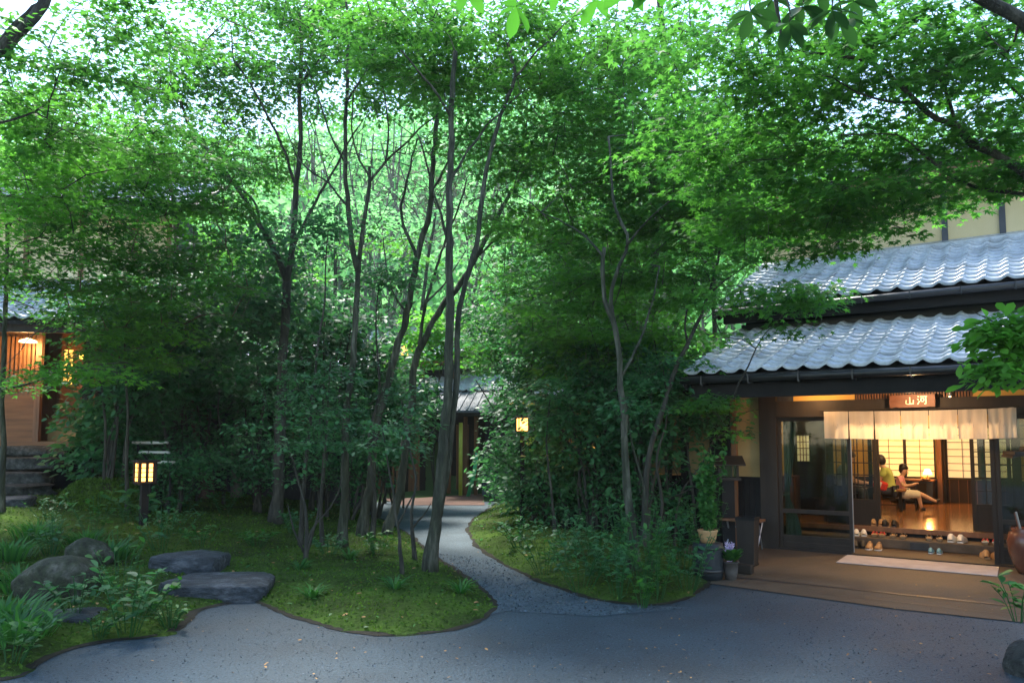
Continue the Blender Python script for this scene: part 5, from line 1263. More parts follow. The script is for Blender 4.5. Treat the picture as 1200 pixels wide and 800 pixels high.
sapling('shrub', 'many stemmed shrub rising from the moss right of the dark trunk', (358, 655), [[(360, 610), (352, 570), (340, 530), (330, 490)], [(359, 650), (372, 600), (378, 550), (385, 510)], [(358, 650), (366, 620), (395, 580), (402, 530)], [(357, 648), (345, 620), (338, 590)]],
        [(340, 510, 0, .7, .5, 34), (390, 520, .2, .7, .5, 34), (365, 460, .3, .8, .4, 34)], cat='shrub', shape='oval', nleaf=28)
sapling('sapling', 'upright sapling with small cool leaves below the smooth grey trunk', (378, 640), [[(376, 600), (380, 540), (384, 470), (388, 420)]], [(385, 440, 0, .7, .6, 36)])
# mid garden evergreens behind the trunks
def shrub(name, label, px, Y, zc, rx, rz, n, leaf='leaf_ever', size=.095, nleaf=50, shape='oval', stems=4, cat='shrub', spray=.34, bark='bark_dark', group=None):
    x = (px - 600) / FPX * Y; z0 = H(x, Y); st = []
    for k in range(stems):
        a = rng.uniform(0, 6.28); b_ = np.array([x + .12 * math.cos(a), Y + .12 * math.sin(a), z0])
        st.append(([b_ if k else np.array([x, Y, z0]), b_ + [rng.normal(0, .12), rng.normal(0, .12), (zc - z0) * .5], b_ + [rng.normal(0, rx * .4), rng.normal(0, rx * .4), (zc - z0) + rz * .3]], .028, .012))
    return make_tree(name, label, cat, st, [((x, Y, zc), (rx, rx * .8, rz), n)], leaf=leaf, shape=shape, bark=bark, size=size, nleaf=nleaf, spray=spray, layer=0, tilt=.75, thick=.12, lowest=.35, twigs=1, group=group)
SG = 'evergreen shrubs between the tree trunks'
shrub('evergreen_shrub', 'dense dark evergreen between the dark trunk and the smooth grey trunk', 368, 15.2, 3.0, 1.3, 1.7, 112, group=SG)
shrub('evergreen_shrub', 'tall glossy evergreen just left of the dark trunk', 300, 15.5, 2.6, 1.2, 1.4, 84, group=SG)
shrub('evergreen_shrub', 'glossy evergreen behind the leaning rough trunks', 440, 15.6, 2.5, 1.1, 1.5, 110, group=SG)
shrub('evergreen_shrub', 'dim evergreen in front of the dark wall beside the reddish double trunk', 190, 15.0, 1.9, 1.2, 1.3, 90, group=SG)
shrub('evergreen_shrub', 'low evergreen just right of the stone steps and lit porch', 125, 13.6, 1.7, .8, .8, 60, leaf='leaf_cool', group=SG)
shrub('evergreen_shrub', 'low cool green shrub behind the multi stemmed shrub', 410, 14.0, 1.3, .9, .8, 70, leaf='leaf_cool', size=.06, group=SG)
shrub('evergreen_shrub', 'low leafy shrub at the foot of the reddish double trunk', 205, 13.0, 1.1, .8, .5, 50, leaf='leaf_cool', size=.06, group=SG)
shrub('evergreen_shrub', 'low leafy shrub in the shade between pale trunk and dark trunk', 300, 14.2, 1.2, .9, .6, 60, leaf='leaf_cool', size=.06, group=SG)
shrub('evergreen_shrub', 'dark evergreen standing left of the gate house roof', 468, 17.5, 2.3, 1.0, 1.1, 70, group=SG)
# middle right group
shrub('nandina_shrub', 'broad glossy shrub below the orange post lantern', 628, 13.6, 1.2, 1.0, .65, 120, leaf='leaf_cool', size=.065, group=SG)
shrub('nandina_shrub', 'shrub with bright flecked leaves left of the post lantern above the dark fence', 615, 15.8, 2.5, .85, .9, 80, leaf='leaf_cool', size=.07, group=SG)
shrub('nandina_shrub', 'tall dark shrub right of the post lantern', 650, 15.2, 2.5, 1.1, 1.2, 110, leaf='leaf_ever', size=.07, group=SG)
shrub('nandina_shrub', 'shady shrub behind the paired thin trunks', 680, 13.0, 1.0, 1.0, .7, 80, leaf='leaf_cool', size=.065, group=SG)
shrub('nandina_shrub', 'dark leafy shrub against the plastered annex wall', 740, 12.6, 1.9, .9, 1.0, 75, leaf='leaf_ever', size=.065, group=SG)
shrub('nandina_shrub', 'low dense shrub in front of the annex corner', 655, 12.6, .85, .9, .6, 90, leaf='leaf_cool', size=.06, group=SG, stems=7)
shrub('nandina_shrub', 'leafy shrub hugging the bank right of the path bend', 622, 14.8, .8, .8, .6, 80, leaf='leaf_cool', size=.06, group=SG, stems=7)
shrub('nandina_shrub', 'dark shrub hiding the end of the annex roof', 640, 13.9, 2.6, 1.2, .9, 100, leaf='leaf_ever', size=.07, group=SG)
shrub('nandina_shrub', 'dark shrub in front of the lit annex window', 705, 12.0, 1.5, .8, .8, 62, leaf='leaf_ever', size=.06, group=SG)
shrub('nandina_shrub', 'slender evergreen reaching over the middle of the annex roof', 735, 12.2, 2.7, 1.1, .8, 90, leaf='leaf_ever', size=.065, group=SG)
shrub('nandina_shrub', 'low shrub filling the shade behind the forked maple', 755, 11.6, .8, .8, .55, 60, leaf='leaf_cool', size=.055, group=SG, stems=6)
shrub('evergreen_shrub', 'tall dark evergreen hiding the end of the wing roof', 385, 14.6, 3.4, 1.3, 1.2, 62, group=SG)
shrub('evergreen_shrub', 'dark evergreen above the wing roof left of the pale trunk', 225, 14.8, 3.4, 1.5, 1.2, 72, group=SG)
shrub('evergreen_shrub', 'broad evergreen in the gap left of the gate house', 440, 14.8, 1.6, .8, .9, 60, leaf='leaf_cool', size=.07, group=SG)
shrub('nandina_shrub', 'bushy evergreen rising over the gate house roof', 590, 21.5, 4.3, 1.5, 1.1, 90, leaf='leaf_maple', size=.1, group=SG)
shrub('evergreen_shrub', 'light green leafy crown partly hiding the upper house behind the gate', 512, 18.6, 4.1, .95, .75, 64, leaf='leaf_lime', size=.09, group=SG, stems=3)
shrub('evergreen_shrub', 'light green leafy crown left of the round hanging lantern', 452, 18.8, 3.4, .9, .7, 50, leaf='leaf_lime', size=.09, group=SG, stems=3)
# 10 right main trunk
s = stem((744, 668), [(740, 620), (735, 570), (731, 520), (730, 470), (728, 420), (722, 385), (709, 350), (705, 315), (706, 290)], 16, 6)
Y_ = s[0][0][1]
make_tree('maple_tree', 'maple with pale forked trunk in the right bed spreading bright layers', 'tree',
          [s, limb(Y_, [(722, 388), (716, 355), (721, 325), (733, 295), (735, 275), (722, 245), (717, 205), (712, 160)], 6, 2.5), limb(Y_, [(706, 300), (690, 280, .2), (665, 262, .4), (635, 250, .6)], 3, 1.5), limb(Y_, [(733, 290), (760, 260, -.3), (790, 235, -.5)], 3, 1.5),
           limb(Y_, [(729, 440), (750, 400, .3), (765, 350, .4), (772, 310, .5)], 4, 2)],
          [blob(720, 180, 10.4, 1.7, 1.5, .9, 170), blob(650, 260, 10.8, 1.3, 1.2, .7, 75), blob(790, 235, 10.2, 1.3, 1.1, .7, 85), blob(760, 330, 10.8, 1.2, 1.1, .5, 60), blob(690, 370, 11.2, 1.3, 1.0, .5, 60), blob(700, 90, 10.8, 1.6, 1.3, .7, 70)],
          leaf='leaf_maple', bark='bark_grey', shape='star', size=.075, nleaf=62, spray=.38, tip=.0045, group=GT, gnarl=.03)
# 11 leaning trunk toward the roof
s = stem((752, 640), [(757, 580), (764, 530), (775, 490), (788, 450), (803, 412), (822, 370), (838, 318), (848, 280), (862, 255)], 11, 3.5)
Y_ = s[0][0][1]
make_tree('maple_tree', 'slender trunk leaning right in front of the tiled roof corner', 'tree',
          [s, limb(Y_, [(806, 408), (800, 375, .2), (810, 345, .3), (818, 320, .4)], 3, 1.5), limb(Y_, [(845, 292), (838, 268), (822, 245, .2)], 2.5, 1.5), limb(Y_, [(830, 345), (860, 320, -.2), (890, 300, -.4)], 2.5, 1.2)],
          [blob(860, 250, 9.6, 1.1, 1.0, .5, 62), blob(820, 190, 9.8, 1.4, 1.2, .7, 95), blob(900, 360, 8.2, .85, .5, .10, 34), blob(800, 330, 10.0, .8, .8, .35, 32), blob(830, 470, 9.9, .45, .4, .3, 16), blob(720, 300, 10.2, .9, .9, .5, 30)],
          leaf='leaf_maple', bark='bark_dark', shape='star', size=.07, nleaf=60, spray=.34, tip=.004, group=GT, gnarl=.03)
# 12-14 thin trunks
s = stem((676, 605), [(668, 560), (656, 500), (648, 470), (645, 430), (650, 380), (655, 320)], 6, 3)
Y_ = s[0][0][1]
make_tree('maple_tree', 'thin dark trunk with a long left branch in the middle of the right bed', 'tree', [s, limb(Y_, [(645, 432), (625, 412), (600, 385, .1), (575, 370, .2), (555, 350, .3)], 3, 1.5)],
          [blob(590, 375, 13.6, 1.1, 1.0, .5, 55), blob(650, 310, 13.6, 1.2, 1.1, .9, 80)], leaf='leaf_cool', bark='bark_dark', size=.065, nleaf=70, group=GT)
s = stem((694, 618), [(686, 570), (676, 530), (672, 490), (676, 440), (676, 390), (668, 340), (660, 300)], 7, 3)
make_tree('maple_tree', 'wavy thin trunk beside the dark one with the long left branch', 'tree', [s], [blob(665, 330, 12.8, 1.2, 1.1, .9, 80), blob(690, 440, 13, .8, .8, .4, 30)], leaf='leaf_maple', bark='bark_dark', size=.065, nleaf=70, group=GT)
s = stem((715, 625), [(712, 570), (714, 520), (712, 470), (718, 430)], 7, 4)
make_tree('maple_tree', 'short straight pale trunk between the wavy trunk and the forked maple', 'tree', [s], [blob(718, 420, 12.4, .9, .8, .5, 45)], leaf='leaf_ever', bark='bark_pale', size=.065, nleaf=60, group=GT)
s = stem((790, 640), [(793, 600), (802, 570), (822, 545), (835, 520), (845, 500)], 4, 2)
make_tree('camellia_tree', 'bent young camellia with white flecks before the plaster wall', 'tree', [s, limb(s[0][0][1], [(835, 520), (855, 500), (870, 485), (890, 480)], 2, 1)], [blob(845, 495, s[0][0][1], .45, .35, .3, 26), blob(820, 485, s[0][0][1], .3, .3, .2, 12)], leaf='leaf_ever', shape='oval', bark='bark_dark', size=.06, nleaf=20, spray=.2, layer=0, tilt=.7, thick=.06, group=GT)
sapling('sapling', 'leaning thin pole like sapling crossing in front of the forked maple', (765, 668), [[(758, 600), (752, 560), (740, 520), (735, 470)]], [(738, 470, 0, .4, .3, 12)], bark='bark_grey')
sapling('sapling', 'dark thin sapling against the black wall planks', (815, 640), [[(812, 590), (806, 540), (800, 490), (795, 450)], [(812, 600), (830, 560), (824, 520)]], [(800, 460, 0, .4, .3, 14)])
# mid-distance trees closing the view
def mid(label, px, Y, zt, rx, rz, n, leaf='leaf_maple', size=.10, nl=70, spray=.6, bark='bark_grey', gz=0.0, lean=0):
    x = (px - 600) / FPX * Y; b_ = np.array([x, Y, gz])
    top = b_ + [lean, 0, zt - gz]
    st = [([b_, b_ + [lean * .2, .1, (zt - gz) * .4], b_ + [lean * .6, 0, (zt - gz) * .75], top], .11, .04)]
    for k in range(5):
        a = rng.uniform(0, 6.28); h = rng.uniform(.35, .7); p0 = b_ + [lean * h * .7, 0, (zt - gz) * h]
        st.append(([p0, p0 + [math.cos(a) * rx * .4, math.sin(a) * rx * .4, rz * .35], p0 + [math.cos(a) * rx * .8, math.sin(a) * rx * .8, rz * .9]], .045, .015))
    return make_tree('deciduous_tree', label, 'tree', st, [((top[0], Y, zt - rz * .3), (rx, rx * .8, rz), n)], leaf=leaf, bark=bark, size=size, nleaf=nl, spray=spray, layer=.5, tip=.01, twigs=2, group='pale trees rising behind the roofs', lowest=.3)
mid('fresh green tree rising over the left house roof', 40, 17.5, 8.2, 2.6, 1.9, 130, 'leaf_lime')
mid('leafy tree above the dark left wing roof', 170, 19.0, 7.0, 2.6, 2.0, 130, 'leaf_lime')
mid('bright tree seen between the reddish double trunk and the dark trunk', 275, 21.0, 6.5, 2.4, 2.0, 60, 'leaf_lime')
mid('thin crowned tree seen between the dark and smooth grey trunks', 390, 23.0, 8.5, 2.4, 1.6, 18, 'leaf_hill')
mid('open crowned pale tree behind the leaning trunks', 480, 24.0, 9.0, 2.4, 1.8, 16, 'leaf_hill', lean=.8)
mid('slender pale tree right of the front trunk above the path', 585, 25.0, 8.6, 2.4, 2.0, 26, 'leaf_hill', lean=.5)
mid('full green tree behind the post lantern shrubs', 655, 20.0, 6.4, 2.4, 1.9, 130, 'leaf_maple')
mid('full green tree behind the forked maple and annex roof', 745, 19.0, 7.2, 2.4, 2.0, 130, 'leaf_maple')
mid('tall tree over the corner of the upper tiled roof', 840, 21.0, 8.3, 2.6, 1.8, 90, 'leaf_maple')
mid('tall dark tree behind the inn roof', 980, 24.0, 10.5, 3.0, 1.8, 70, 'leaf_maple')
mid('tree behind the inn at the right edge of view', 1130, 25.0, 11.0, 3.0, 1.8, 66, 'leaf_maple')
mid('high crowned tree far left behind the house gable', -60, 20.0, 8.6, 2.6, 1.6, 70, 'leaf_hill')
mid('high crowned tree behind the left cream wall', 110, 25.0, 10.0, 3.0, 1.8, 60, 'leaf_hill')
# near branches entering from the right: the big overhanging maple
NM = thing('maple_tree', 'large maple whose dark crooked boughs hang in from the upper right', 'tree', (5.6, 4.0, 0))
COL.objects.unlink(NM); bpy.data.objects.remove(NM)
foot = np.array([6.3, 5.2, 0.0])
Yn = 5.6
def np_(px, py, dy=0): return P(px, py, Yn + dy)
top = np_(1290, 300, .1)
trunk_ = ([foot, foot + [-.1, .1, 1.2], foot + [-.1, .2, 2.2], np_(1330, 330, -.1), np_(1300, 290, 0)], .13, .07)
make_tree('maple_tree', 'large maple whose dark crooked boughs hang in from the upper right', 'tree',
          [trunk_, ([np_(1300, 290), np_(1240, 240), np_(1200, 203), np_(1165, 180), np_(1140, 168), np_(1122, 145), np_(1098, 138), np_(1075, 120), np_(1045, 90), np_(1020, 72), np_(990, 65), np_(925, 58)], .045, .008),
           ([np_(1120, 144), np_(1105, 105), np_(1096, 75), np_(1094, 50), np_(1070, 25), np_(1052, 0)], .013, .005), ([np_(1075, 120), np_(1040, 118), np_(1005, 108), np_(975, 90)], .014, .005),
           ([np_(1300, 290, .2), np_(1250, 240, .2), np_(1200, 228, .2), np_(1150, 222, .2), np_(1110, 202, .2), np_(1080, 180, .2), np_(1050, 158, .2), np_(985, 158, .2)], .022, .005),
           ([np_(1290, 280, -.5), np_(1260, 130, -.8), np_(1230, 60, -.9), np_(1195, 22, -1), np_(1160, 5, -1), np_(1120, -15, -1), np_(1060, -50, -1)], .07, .028),
           ([np_(1195, 22, -1), np_(1180, 60, -.8), np_(1150, 30, -.6)], .01, .005), ([np_(1300, 270), np_(1250, 170), np_(1200, 115), np_(1160, 78), np_(1130, 50)], .02, .006)],
          [blob(1000, 60, 5.8, 1.1, .9, .4, 120), blob(1130, 60, 5.4, .8, .8, .4, 80), blob(880, 80, 6.2, 1.1, .9, .45, 105), blob(960, 180, 6.6, 1.2, .9, .35, 110), blob(1100, 190, 6.0, .9, .8, .35, 80), blob(850, 190, 7.0, 1.0, .9, .45, 75), blob(1180, 130, 5.8, .6, .7, .5, 45), blob(920, 250, 7.0, 1.0, .8, .25, 60), blob(1020, 240, 6.4, .8, .6, .15, 46), blob(905, 262, 7.2, .9, .6, .2, 46), blob(965, 268, 6.9, .6, .5, .15, 26), blob(1160, 215, 5.8, .5, .5, .12, 16)],
          leaf='leaf_maple', bark='bark_dark', shape='star', size=.062, nleaf=40, spray=.27, tip=.0028, layer=.26, tilt=.4, thick=.035, lowest=.55, gnarl=.015)
# round leaved bough at the right edge
ft = np.array([4.4, 5.6, 0.0])
c_ = P(1175, 405, 5.6)
make_tree('round_leaved_tree', 'light green round leaved bough hanging before the lower tiles at the right edge', 'tree',
          [([np.array([4.35, 5.5, 0]), np.array([4.4, 5.5, 1.0]), P(1260, 470, 5.5), P(1235, 420, 5.5)], .03, .012), ([P(1235, 420, 5.5), P(1200, 390, 5.5), P(1165, 378, 5.5), P(1140, 365, 5.5)], .009, .003), ([P(1235, 420, 5.5), P(1200, 440, 5.5), P(1160, 450, 5.5)], .008, .003)],
          [(P(1172, 385, 5.5), (.24, .2, .14), 34), (P(1168, 435, 5.5), (.22, .2, .12), 28), (P(1205, 400, 5.5), (.22, .2, .3), 40)], leaf='leaf_lime', shape='big', bark='bark_dark', size=.07, nleaf=16, spray=.13, layer=0, tilt=.6, thick=.04, tip=.002, lowest=.5)
# big leaves close overhead
def bigleaf_tree(label, lines, tips, leafm, size, foot):
    root = thing('chestnut_tree', label, 'tree', foot)
    f = np.array(foot); tb = MB()
    for l, r0, r1 in lines:
        q = catmull(l, .1); tb.tube(q - f, np.linspace(r0, r1, len(q)), 7)
    tb.build('trunk', 'bark_dark', root, True)
    S = SH['big']
    me = bpy.data.meshes.new('leaf'); V = []; Fc = []
    mid_ = [(0, 0, 0), (.3, 0, -.02), (.6, 0, -.02), (1, 0, -.10)]
    up_ = [(.22, .13, .03), (.5, .21, .05), (.78, .17, .01)]; dn = [(x, -y, z) for x, y, z in up_]
    V = mid_ + up_ + dn; Fc = [(0, 1, 4), (1, 5, 4), (1, 2, 5), (2, 6, 5), (2, 3, 6), (0, 7, 1), (1, 7, 8), (1, 8, 2), (2, 8, 9), (2, 9, 3)]
    me.from_pydata(V, [], Fc); me.materials.append(M[leafm]); a = me.attributes.new('tint', 'FLOAT', 'FACE'); a.data.foreach_set('value', [0.6] * len(Fc)); me.shade_smooth()
    for tp, nl, sz in tips:
        tp = np.array(tp); a0 = rng.uniform(0, 6.28)
        for k in range(nl):
            a = a0 + 6.28 * k / nl + rng.normal(0, .15); s_ = sz * rng.uniform(.75, 1.1)
            d = Vector((math.cos(a), math.sin(a), rng.uniform(-.75, -.1))).normalized()
            m = d.to_track_quat('X', 'Z').to_matrix().to_4x4()
            o = bpy.data.objects.new('leaf', me); COL.objects.link(o); o.parent = root
            o.matrix_local = Matrix.Translation(Vector(tp - f)) @ m @ Matrix.Rotation(rng.normal(0, .35), 4, 'X') @ Matrix.Scale(s_, 4)
    return root
E1 = 3.9
tips = [(P(px, py, E1 + rng.uniform(-.2, .4)), 5, .17) for px, py in ((605, 8), (548, -12), (655, -14), (700, 0), (735, -12), (520, -20), (770, -16), (630, -28))]
bough = [P(x, y, E1 + .2) for x, y in ((420, -95), (520, -70), (620, -62), (710, -60), (800, -75))]
bigleaf_tree('broad leaved tree overhead with large light green leaves at the top centre',
             [([np.array([-6.5, 1.0, 0]), np.array([-6.2, 1.3, 2.5]), np.array([-4.0, 2.6, 4.4]), bough[0]], .16, .03), (bough, .03, .01)] +
             [([min(bough, key=lambda b_: np.linalg.norm(b_ - tp[0])), tp[0] + [0, 0, .12], tp[0]], .006, .0025) for tp in tips], tips, 'leaf_big', .17, (-6.5, 1.0, 0))
tips = [(P(px, py, E1 + rng.uniform(-.2, .2)), 6, .16) for px, py in ((905, 0), (940, 8), (975, 12), (1000, 2), (880, 14), (925, 28), (960, -10), (985, 24))]
bough = [P(x, y, E1 + .1) for x, y in ((1120, -110), (1040, -80), (960, -65), (900, -60))]
bigleaf_tree('dark broad leaved bough hanging at the upper right above the maple', [([np.array([6.5, 1.0, 0]), np.array([6.2, 1.4, 2.6]), np.array([4.2, 2.8, 4.4]), bough[0]], .15, .03), (bough, .03, .012), ([P(905, -60, 4.0), P(909, 0, 4.0), P(914, 30, 4.0), P(917, 62, 4.0)], .016, .004)] +
             [([min(bough, key=lambda b_: np.linalg.norm(b_ - tp[0])), tp[0] + [0, 0, .1], tp[0]], .007, .003) for tp in tips], tips, 'leaf_bigdark', .16, (6.5, 1.0, 0))
# upper canopy trees standing around the viewer's side of the garden
make_tree('zelkova_tree', 'tall leafy tree at the upper left whose crown lets bright sky through', 'tree',
          [([np.array([-8.5, 7.0, H(-8.5, 7.0)]), np.array([-8.3, 7.2, 2.5]), P(20, 40, 7.6), P(40, -40, 8)], .12, .05), ([P(-60, 120, 7.6), P(20, 28, 7.6), P(50, 5, 7.8), P(120, -30, 8)], .04, .015), ([P(-20, 150, 7.6), P(50, 125, 8), P(68, 85, 8.2), P(80, 60, 8.4)], .015, .005)],
          [blob(40, 70, 8, 1.1, .9, .35, 36), blob(200, 25, 9, 1.2, 1.1, .35, 34), blob(20, 130, 8, 1.0, 1.0, .4, 26), blob(130, 150, 9.5, 1.5, 1.2, .5, 50)], leaf='leaf_maple', bark='bark_dark', shape='tri', size=.06, nleaf=70, group=GT)
make_tree('zelkova_tree', 'tall tree filling the upper middle with airy leaf layers', 'tree',
          [([np.array([2.6, 13.4, H(2.6, 13.4)]), np.array([2.5, 13.5, 2.0]), P(770, 200, 13), P(780, 80, 12.6), P(770, -30, 12.6)], .12, .05), (([P(775, 150, 12.8), P(720, 90, 12.4), P(660, 40, 12)]), .04, .015), (([P(780, 100, 12.6), P(830, 50, 12.2), P(890, 10, 12)]), .04, .015)],
          [blob(690, 60, 12, 1.8, 1.3, .7, 62), blob(780, 70, 12, 1.5, 1.2, .7, 50), blob(870, 150, 11.5, 1.2, 1.0, .5, 36), blob(780, 150, 12, 1.4, 1.2, .6, 50)], leaf='leaf_maple', bark='bark_grey', size=.07, nleaf=75, spray=.48, group=GT)

# far wood on the hillside: one mass
Lf = Leaves(); C_, Dn = [], []
for i in range(1150):
    y = rng.uniform(27, 75); x = rng.uniform(-.95, .95) * y
    z = float(hillz(x, y)); r = rng.uniform(1.5, 2.6)
    c = np.array([x, y, z + rng.uniform(1.0, 4.5)]); n_ = 165
    q = unit(rng.normal(0, 1, (n_, 3))) * r * rng.uniform(.75, 1.05, (n_, 1)) * [1, .9, .75]
    keep = q[:, 1] < .8
    Lf.add(c + q[keep], q[keep] + rng.normal(0, .9, (keep.sum(), 3)), rng.normal(0, 1, (keep.sum(), 3)), rng.uniform(.25, .48, keep.sum()), 'quad', (.5 * rng.random() + .5 * rng.random(keep.sum())))
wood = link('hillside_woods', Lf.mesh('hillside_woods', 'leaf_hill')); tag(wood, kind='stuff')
mb = MB()
for i in range(260):
    y = rng.uniform(24, 40); x = rng.uniform(-.75, .75) * y; z = float(hillz(x, y)); a = rng.normal(0, .8); h = rng.uniform(4, 8)
    mb.tube([(x, y, z), (x + a * .4, y, z + h * .5), (x + a, y, z + h)], [.09, .06, .03], 5, cap=False)
    for k in range(3):
        p0 = np.array([x + a * .5, y, z + h * rng.uniform(.4, .8)]); e = rng.normal(0, 1, 3) * [1.2, 1.0, .3] + [0, 0, 1.3]; mb.tube([p0, p0 + e * .6, p0 + e], [.03, .02, .01], 4, cap=False)
tag(mb.build('woods_trunks', 'bark_pale'), kind='stuff')


shrub('evergreen_shrub', 'leafy evergreen screening the annex wall left of the forked maple', 690, 11.9, 1.9, .95, .9, 95, leaf='leaf_cool', size=.075, group=SG, stems=6)
shrub('evergreen_shrub', 'tall evergreen screening the lit windows beside the forked maple', 765, 11.4, 2.0, .75, .9, 80, leaf='leaf_ever', size=.075, group=SG, stems=5)
shrub('evergreen_shrub', 'evergreen with bright tips above the annex eave', 690, 13.2, 3.0, 1.2, .7, 80, leaf='leaf_maple', size=.08, group=SG)
shrub('evergreen_shrub', 'leafy crown meeting the corner of the lower tiled roof', 775, 11.8, 2.9, .9, .6, 64, leaf='leaf_maple', size=.075, group=SG)
shrub('evergreen_shrub', 'dense evergreen crowding the left porch roof', 125, 12.8, 3.9, 1.1, .4, 44, leaf='leaf_cool', size=.08, group=SG)
shrub('evergreen_shrub', 'dark broad evergreen right of the left porch', 150, 13.2, 2.8, 1.0, 1.1, 95, leaf='leaf_ever', size=.085, group=SG)
for ((bx_, by_), pts_, lab_, w_) in [((150, 600), [(148, 540), (150, 480), (146, 420), (150, 360)], 'thin dark pole like trunk right of the stone steps', 5),
        ((196, 592), [(200, 540), (190, 480), (196, 420), (186, 350)], 'thin dark trunk between bamboo rack and reddish double trunk', 5),
        ((262, 590), [(264, 540), (256, 480), (262, 430)], 'spindly stem left of the pale trunk', 4), ((304, 600), [(300, 540), (308, 480), (300, 420), (312, 350)], 'spindly stem between pale and dark trunks', 5),
        ((436, 630), [(440, 580), (432, 520), (444, 450), (440, 380), (448, 320)], 'thin dark trunk just right of the smooth grey trunk', 6), ((352, 640), [(356, 580), (362, 500), (372, 420), (380, 340), (384, 270)], 'slender grey trunk close to the right of the dark trunk', 6),
        ((628, 610), [(624, 560), (632, 500), (622, 450), (630, 390)], 'thin dark stem rising through the broad glossy shrub', 4), ((770, 640), [(776, 590), (770, 540), (782, 490), (776, 430)], 'thin dark stem right of the forked maple', 5),
        ((650, 625), [(646, 570), (640, 520), (644, 470)], 'short spindly stem left of the wavy trunk', 4), ((545, 600), [(548, 560), (560, 520), (566, 470), (580, 430)], 'slender leaning stem on the bank right of the gate', 4)]:
    if bx_ != 545: sapling('sapling', lab_, (bx_, by_), [pts_], [(pts_[-1][0], pts_[-1][1], 0, .6, .4, 22)], w=w_, size=.065, nleaf=45, spray=.3)
# stony grain of the paving
def grit(name, n, poly, size, matn, zz, ymin=4.4, ymax=12, xr=(-6, 7)):
    X = rng.uniform(*xr, n); Y = ymin + (ymax - ymin) * rng.random(n) ** 1.5
    k = (sdf(LEFT, X, Y) < -.02) & (sdf(RIGHT, X, Y) < -.02)
    k &= (np.stack([X, Y], 1) - INN0[:2]) @ VV[:2] < -3.1
    if poly is not None: k &= sdf(poly, X, Y) > 0
    X, Y = X[k], Y[k]; m = len(X); Lf = Leaves()
    Lf.add(np.stack([X, Y, np.full(m, zz)], 1), np.stack([rng.normal(0, .6, m), rng.normal(0, .6, m), np.ones(m)], 1), rng.normal(0, 1, (m, 3)) * [1, 1, .2], size * rng.uniform(.5, 1.6, m), 'quad')
    tag(link(name, Lf.mesh(name, matn)), kind='stuff')
PATHP = gp((592, 716), (565, 722), (540, 690), (500, 655), (470, 622), (500, 586), (582, 588), (555, 606), (548, 622), (570, 650), (620, 680), (720, 708), (810, 712), (700, 722))
grit('gravel', 60000, PATHP, .022, 'gravel_grain', .008, 5.5, 17, (-2.5, 3)); grit('gravel', 60000, None, .012, 'gravel_grain', .003)

# ------------------------------------------------------------------ ground plants
def rosette(name, label, c, n, L_, leaf='leaf_grass', shape='blade', up=.8, cat='plant', spread=.1, group=None, kind=None, wid=None):
    Lf = Leaves(); a = rng.uniform(0, 6.28, n); r0 = rng.random(n) * spread
    C = np.stack([r0 * np.cos(a), r0 * np.sin(a), np.zeros(n)], 1); d = np.stack([np.cos(a), np.sin(a), rng.uniform(up * .3, up * 1.6, n)], 1)
    nn = np.stack([-np.cos(a) * up, -np.sin(a) * up, np.ones(n)], 1) + rng.normal(0, .15, (n, 3))
    Lf.add(C, nn, d, L_ * rng.uniform(.6, 1.1, n), shape)
    o = link(name, Lf.mesh(name, leaf)); o.location = tuple(c); return tag(o, label, cat, group, kind)
def leafy(name, label, c, h, n, size, leaf='leaf_grass', shape='big', r=.25, stems=6, cat='plant', group=None, spread=.5):
    """low plant: several leafy stems"""
    root = thing(name, label, cat, tuple(c), rng.uniform(0, 6), group); st = MB(); Lf = Leaves()
    for k in range(stems):
        a = rng.uniform(0, 6.28); rr = r * math.sqrt(rng.random()); hh = h * rng.uniform(.6, 1.05)
        p0 = np.array([rr * .25 * math.cos(a), rr * .25 * math.sin(a), -.02]); p2 = np.array([rr * math.cos(a), rr * math.sin(a), hh]); q = catmull([p0, (p0 + p2) / 2 + [0, 0, .05], p2], .05)
        st.tube(q, .004, 4, cap=False); m = max(3, n // stems); i = rng.integers(len(q) // 3, len(q), m); b_ = rng.uniform(0, 6.28, m)
        d = np.stack([np.cos(b_), np.sin(b_), rng.uniform(-.15, .45, m)], 1)
        Lf.add(q[i], np.stack([-d[:, 0] * .3, -d[:, 1] * .3, np.ones(m)], 1) + rng.normal(0, .25, (m, 3)), d, size * rng.uniform(.6, 1.15, m), shape)
    st.build('stem', 'leaf_grass', root); link('foliage', Lf.mesh('foliage', leaf), root); return root
HG = 'low leafy plants in the front left bed'
q = GH(150, 745); leafy('hydrangea_shrub', 'leafy hydrangea beside the large boulder at the lower left', q, .55, 110, .11, r=.30, stems=12, shape='big', leaf='leaf_cool', cat='shrub', group=HG)
q = GH(140, 700); leafy('hydrangea_shrub', 'taller hydrangea sprouting above the broad slab', q, .62, 70, .10, r=.4, stems=9, leaf='leaf_grass', cat='shrub', group=HG)
q = GH(200, 735); leafy('ground_cover_plant', 'small leaved plant at the asphalt edge below the broad slab', q, .22, 90, .06, r=.25, stems=14, group=HG)
q = GH(115, 748); leafy('ground_cover_plant', 'small leaved plant between hydrangea and low dark slab', q, .2, 80, .06, r=.22, stems=14, group=HG)
q = GH(190, 645); leafy('hydrangea_shrub', 'spreading shrub with round leaves behind the small slab', q, .55, 90, .10, r=.5, stems=12, leaf='leaf_cool', cat='shrub', group=HG)
q = GH(110, 630); leafy('hydrangea_shrub', 'bright tipped shrub in front of the mossy mound', q, .60, 80, .11, r=.4, stems=10, leaf='leaf_grass', cat='shrub', group=HG)
q = GH(165, 610); leafy('butterbur_plant', 'broad leaved plant around the lit garden lantern', q, .45, 40, .24, r=.55, stems=10, leaf='leaf_cool', group=HG)
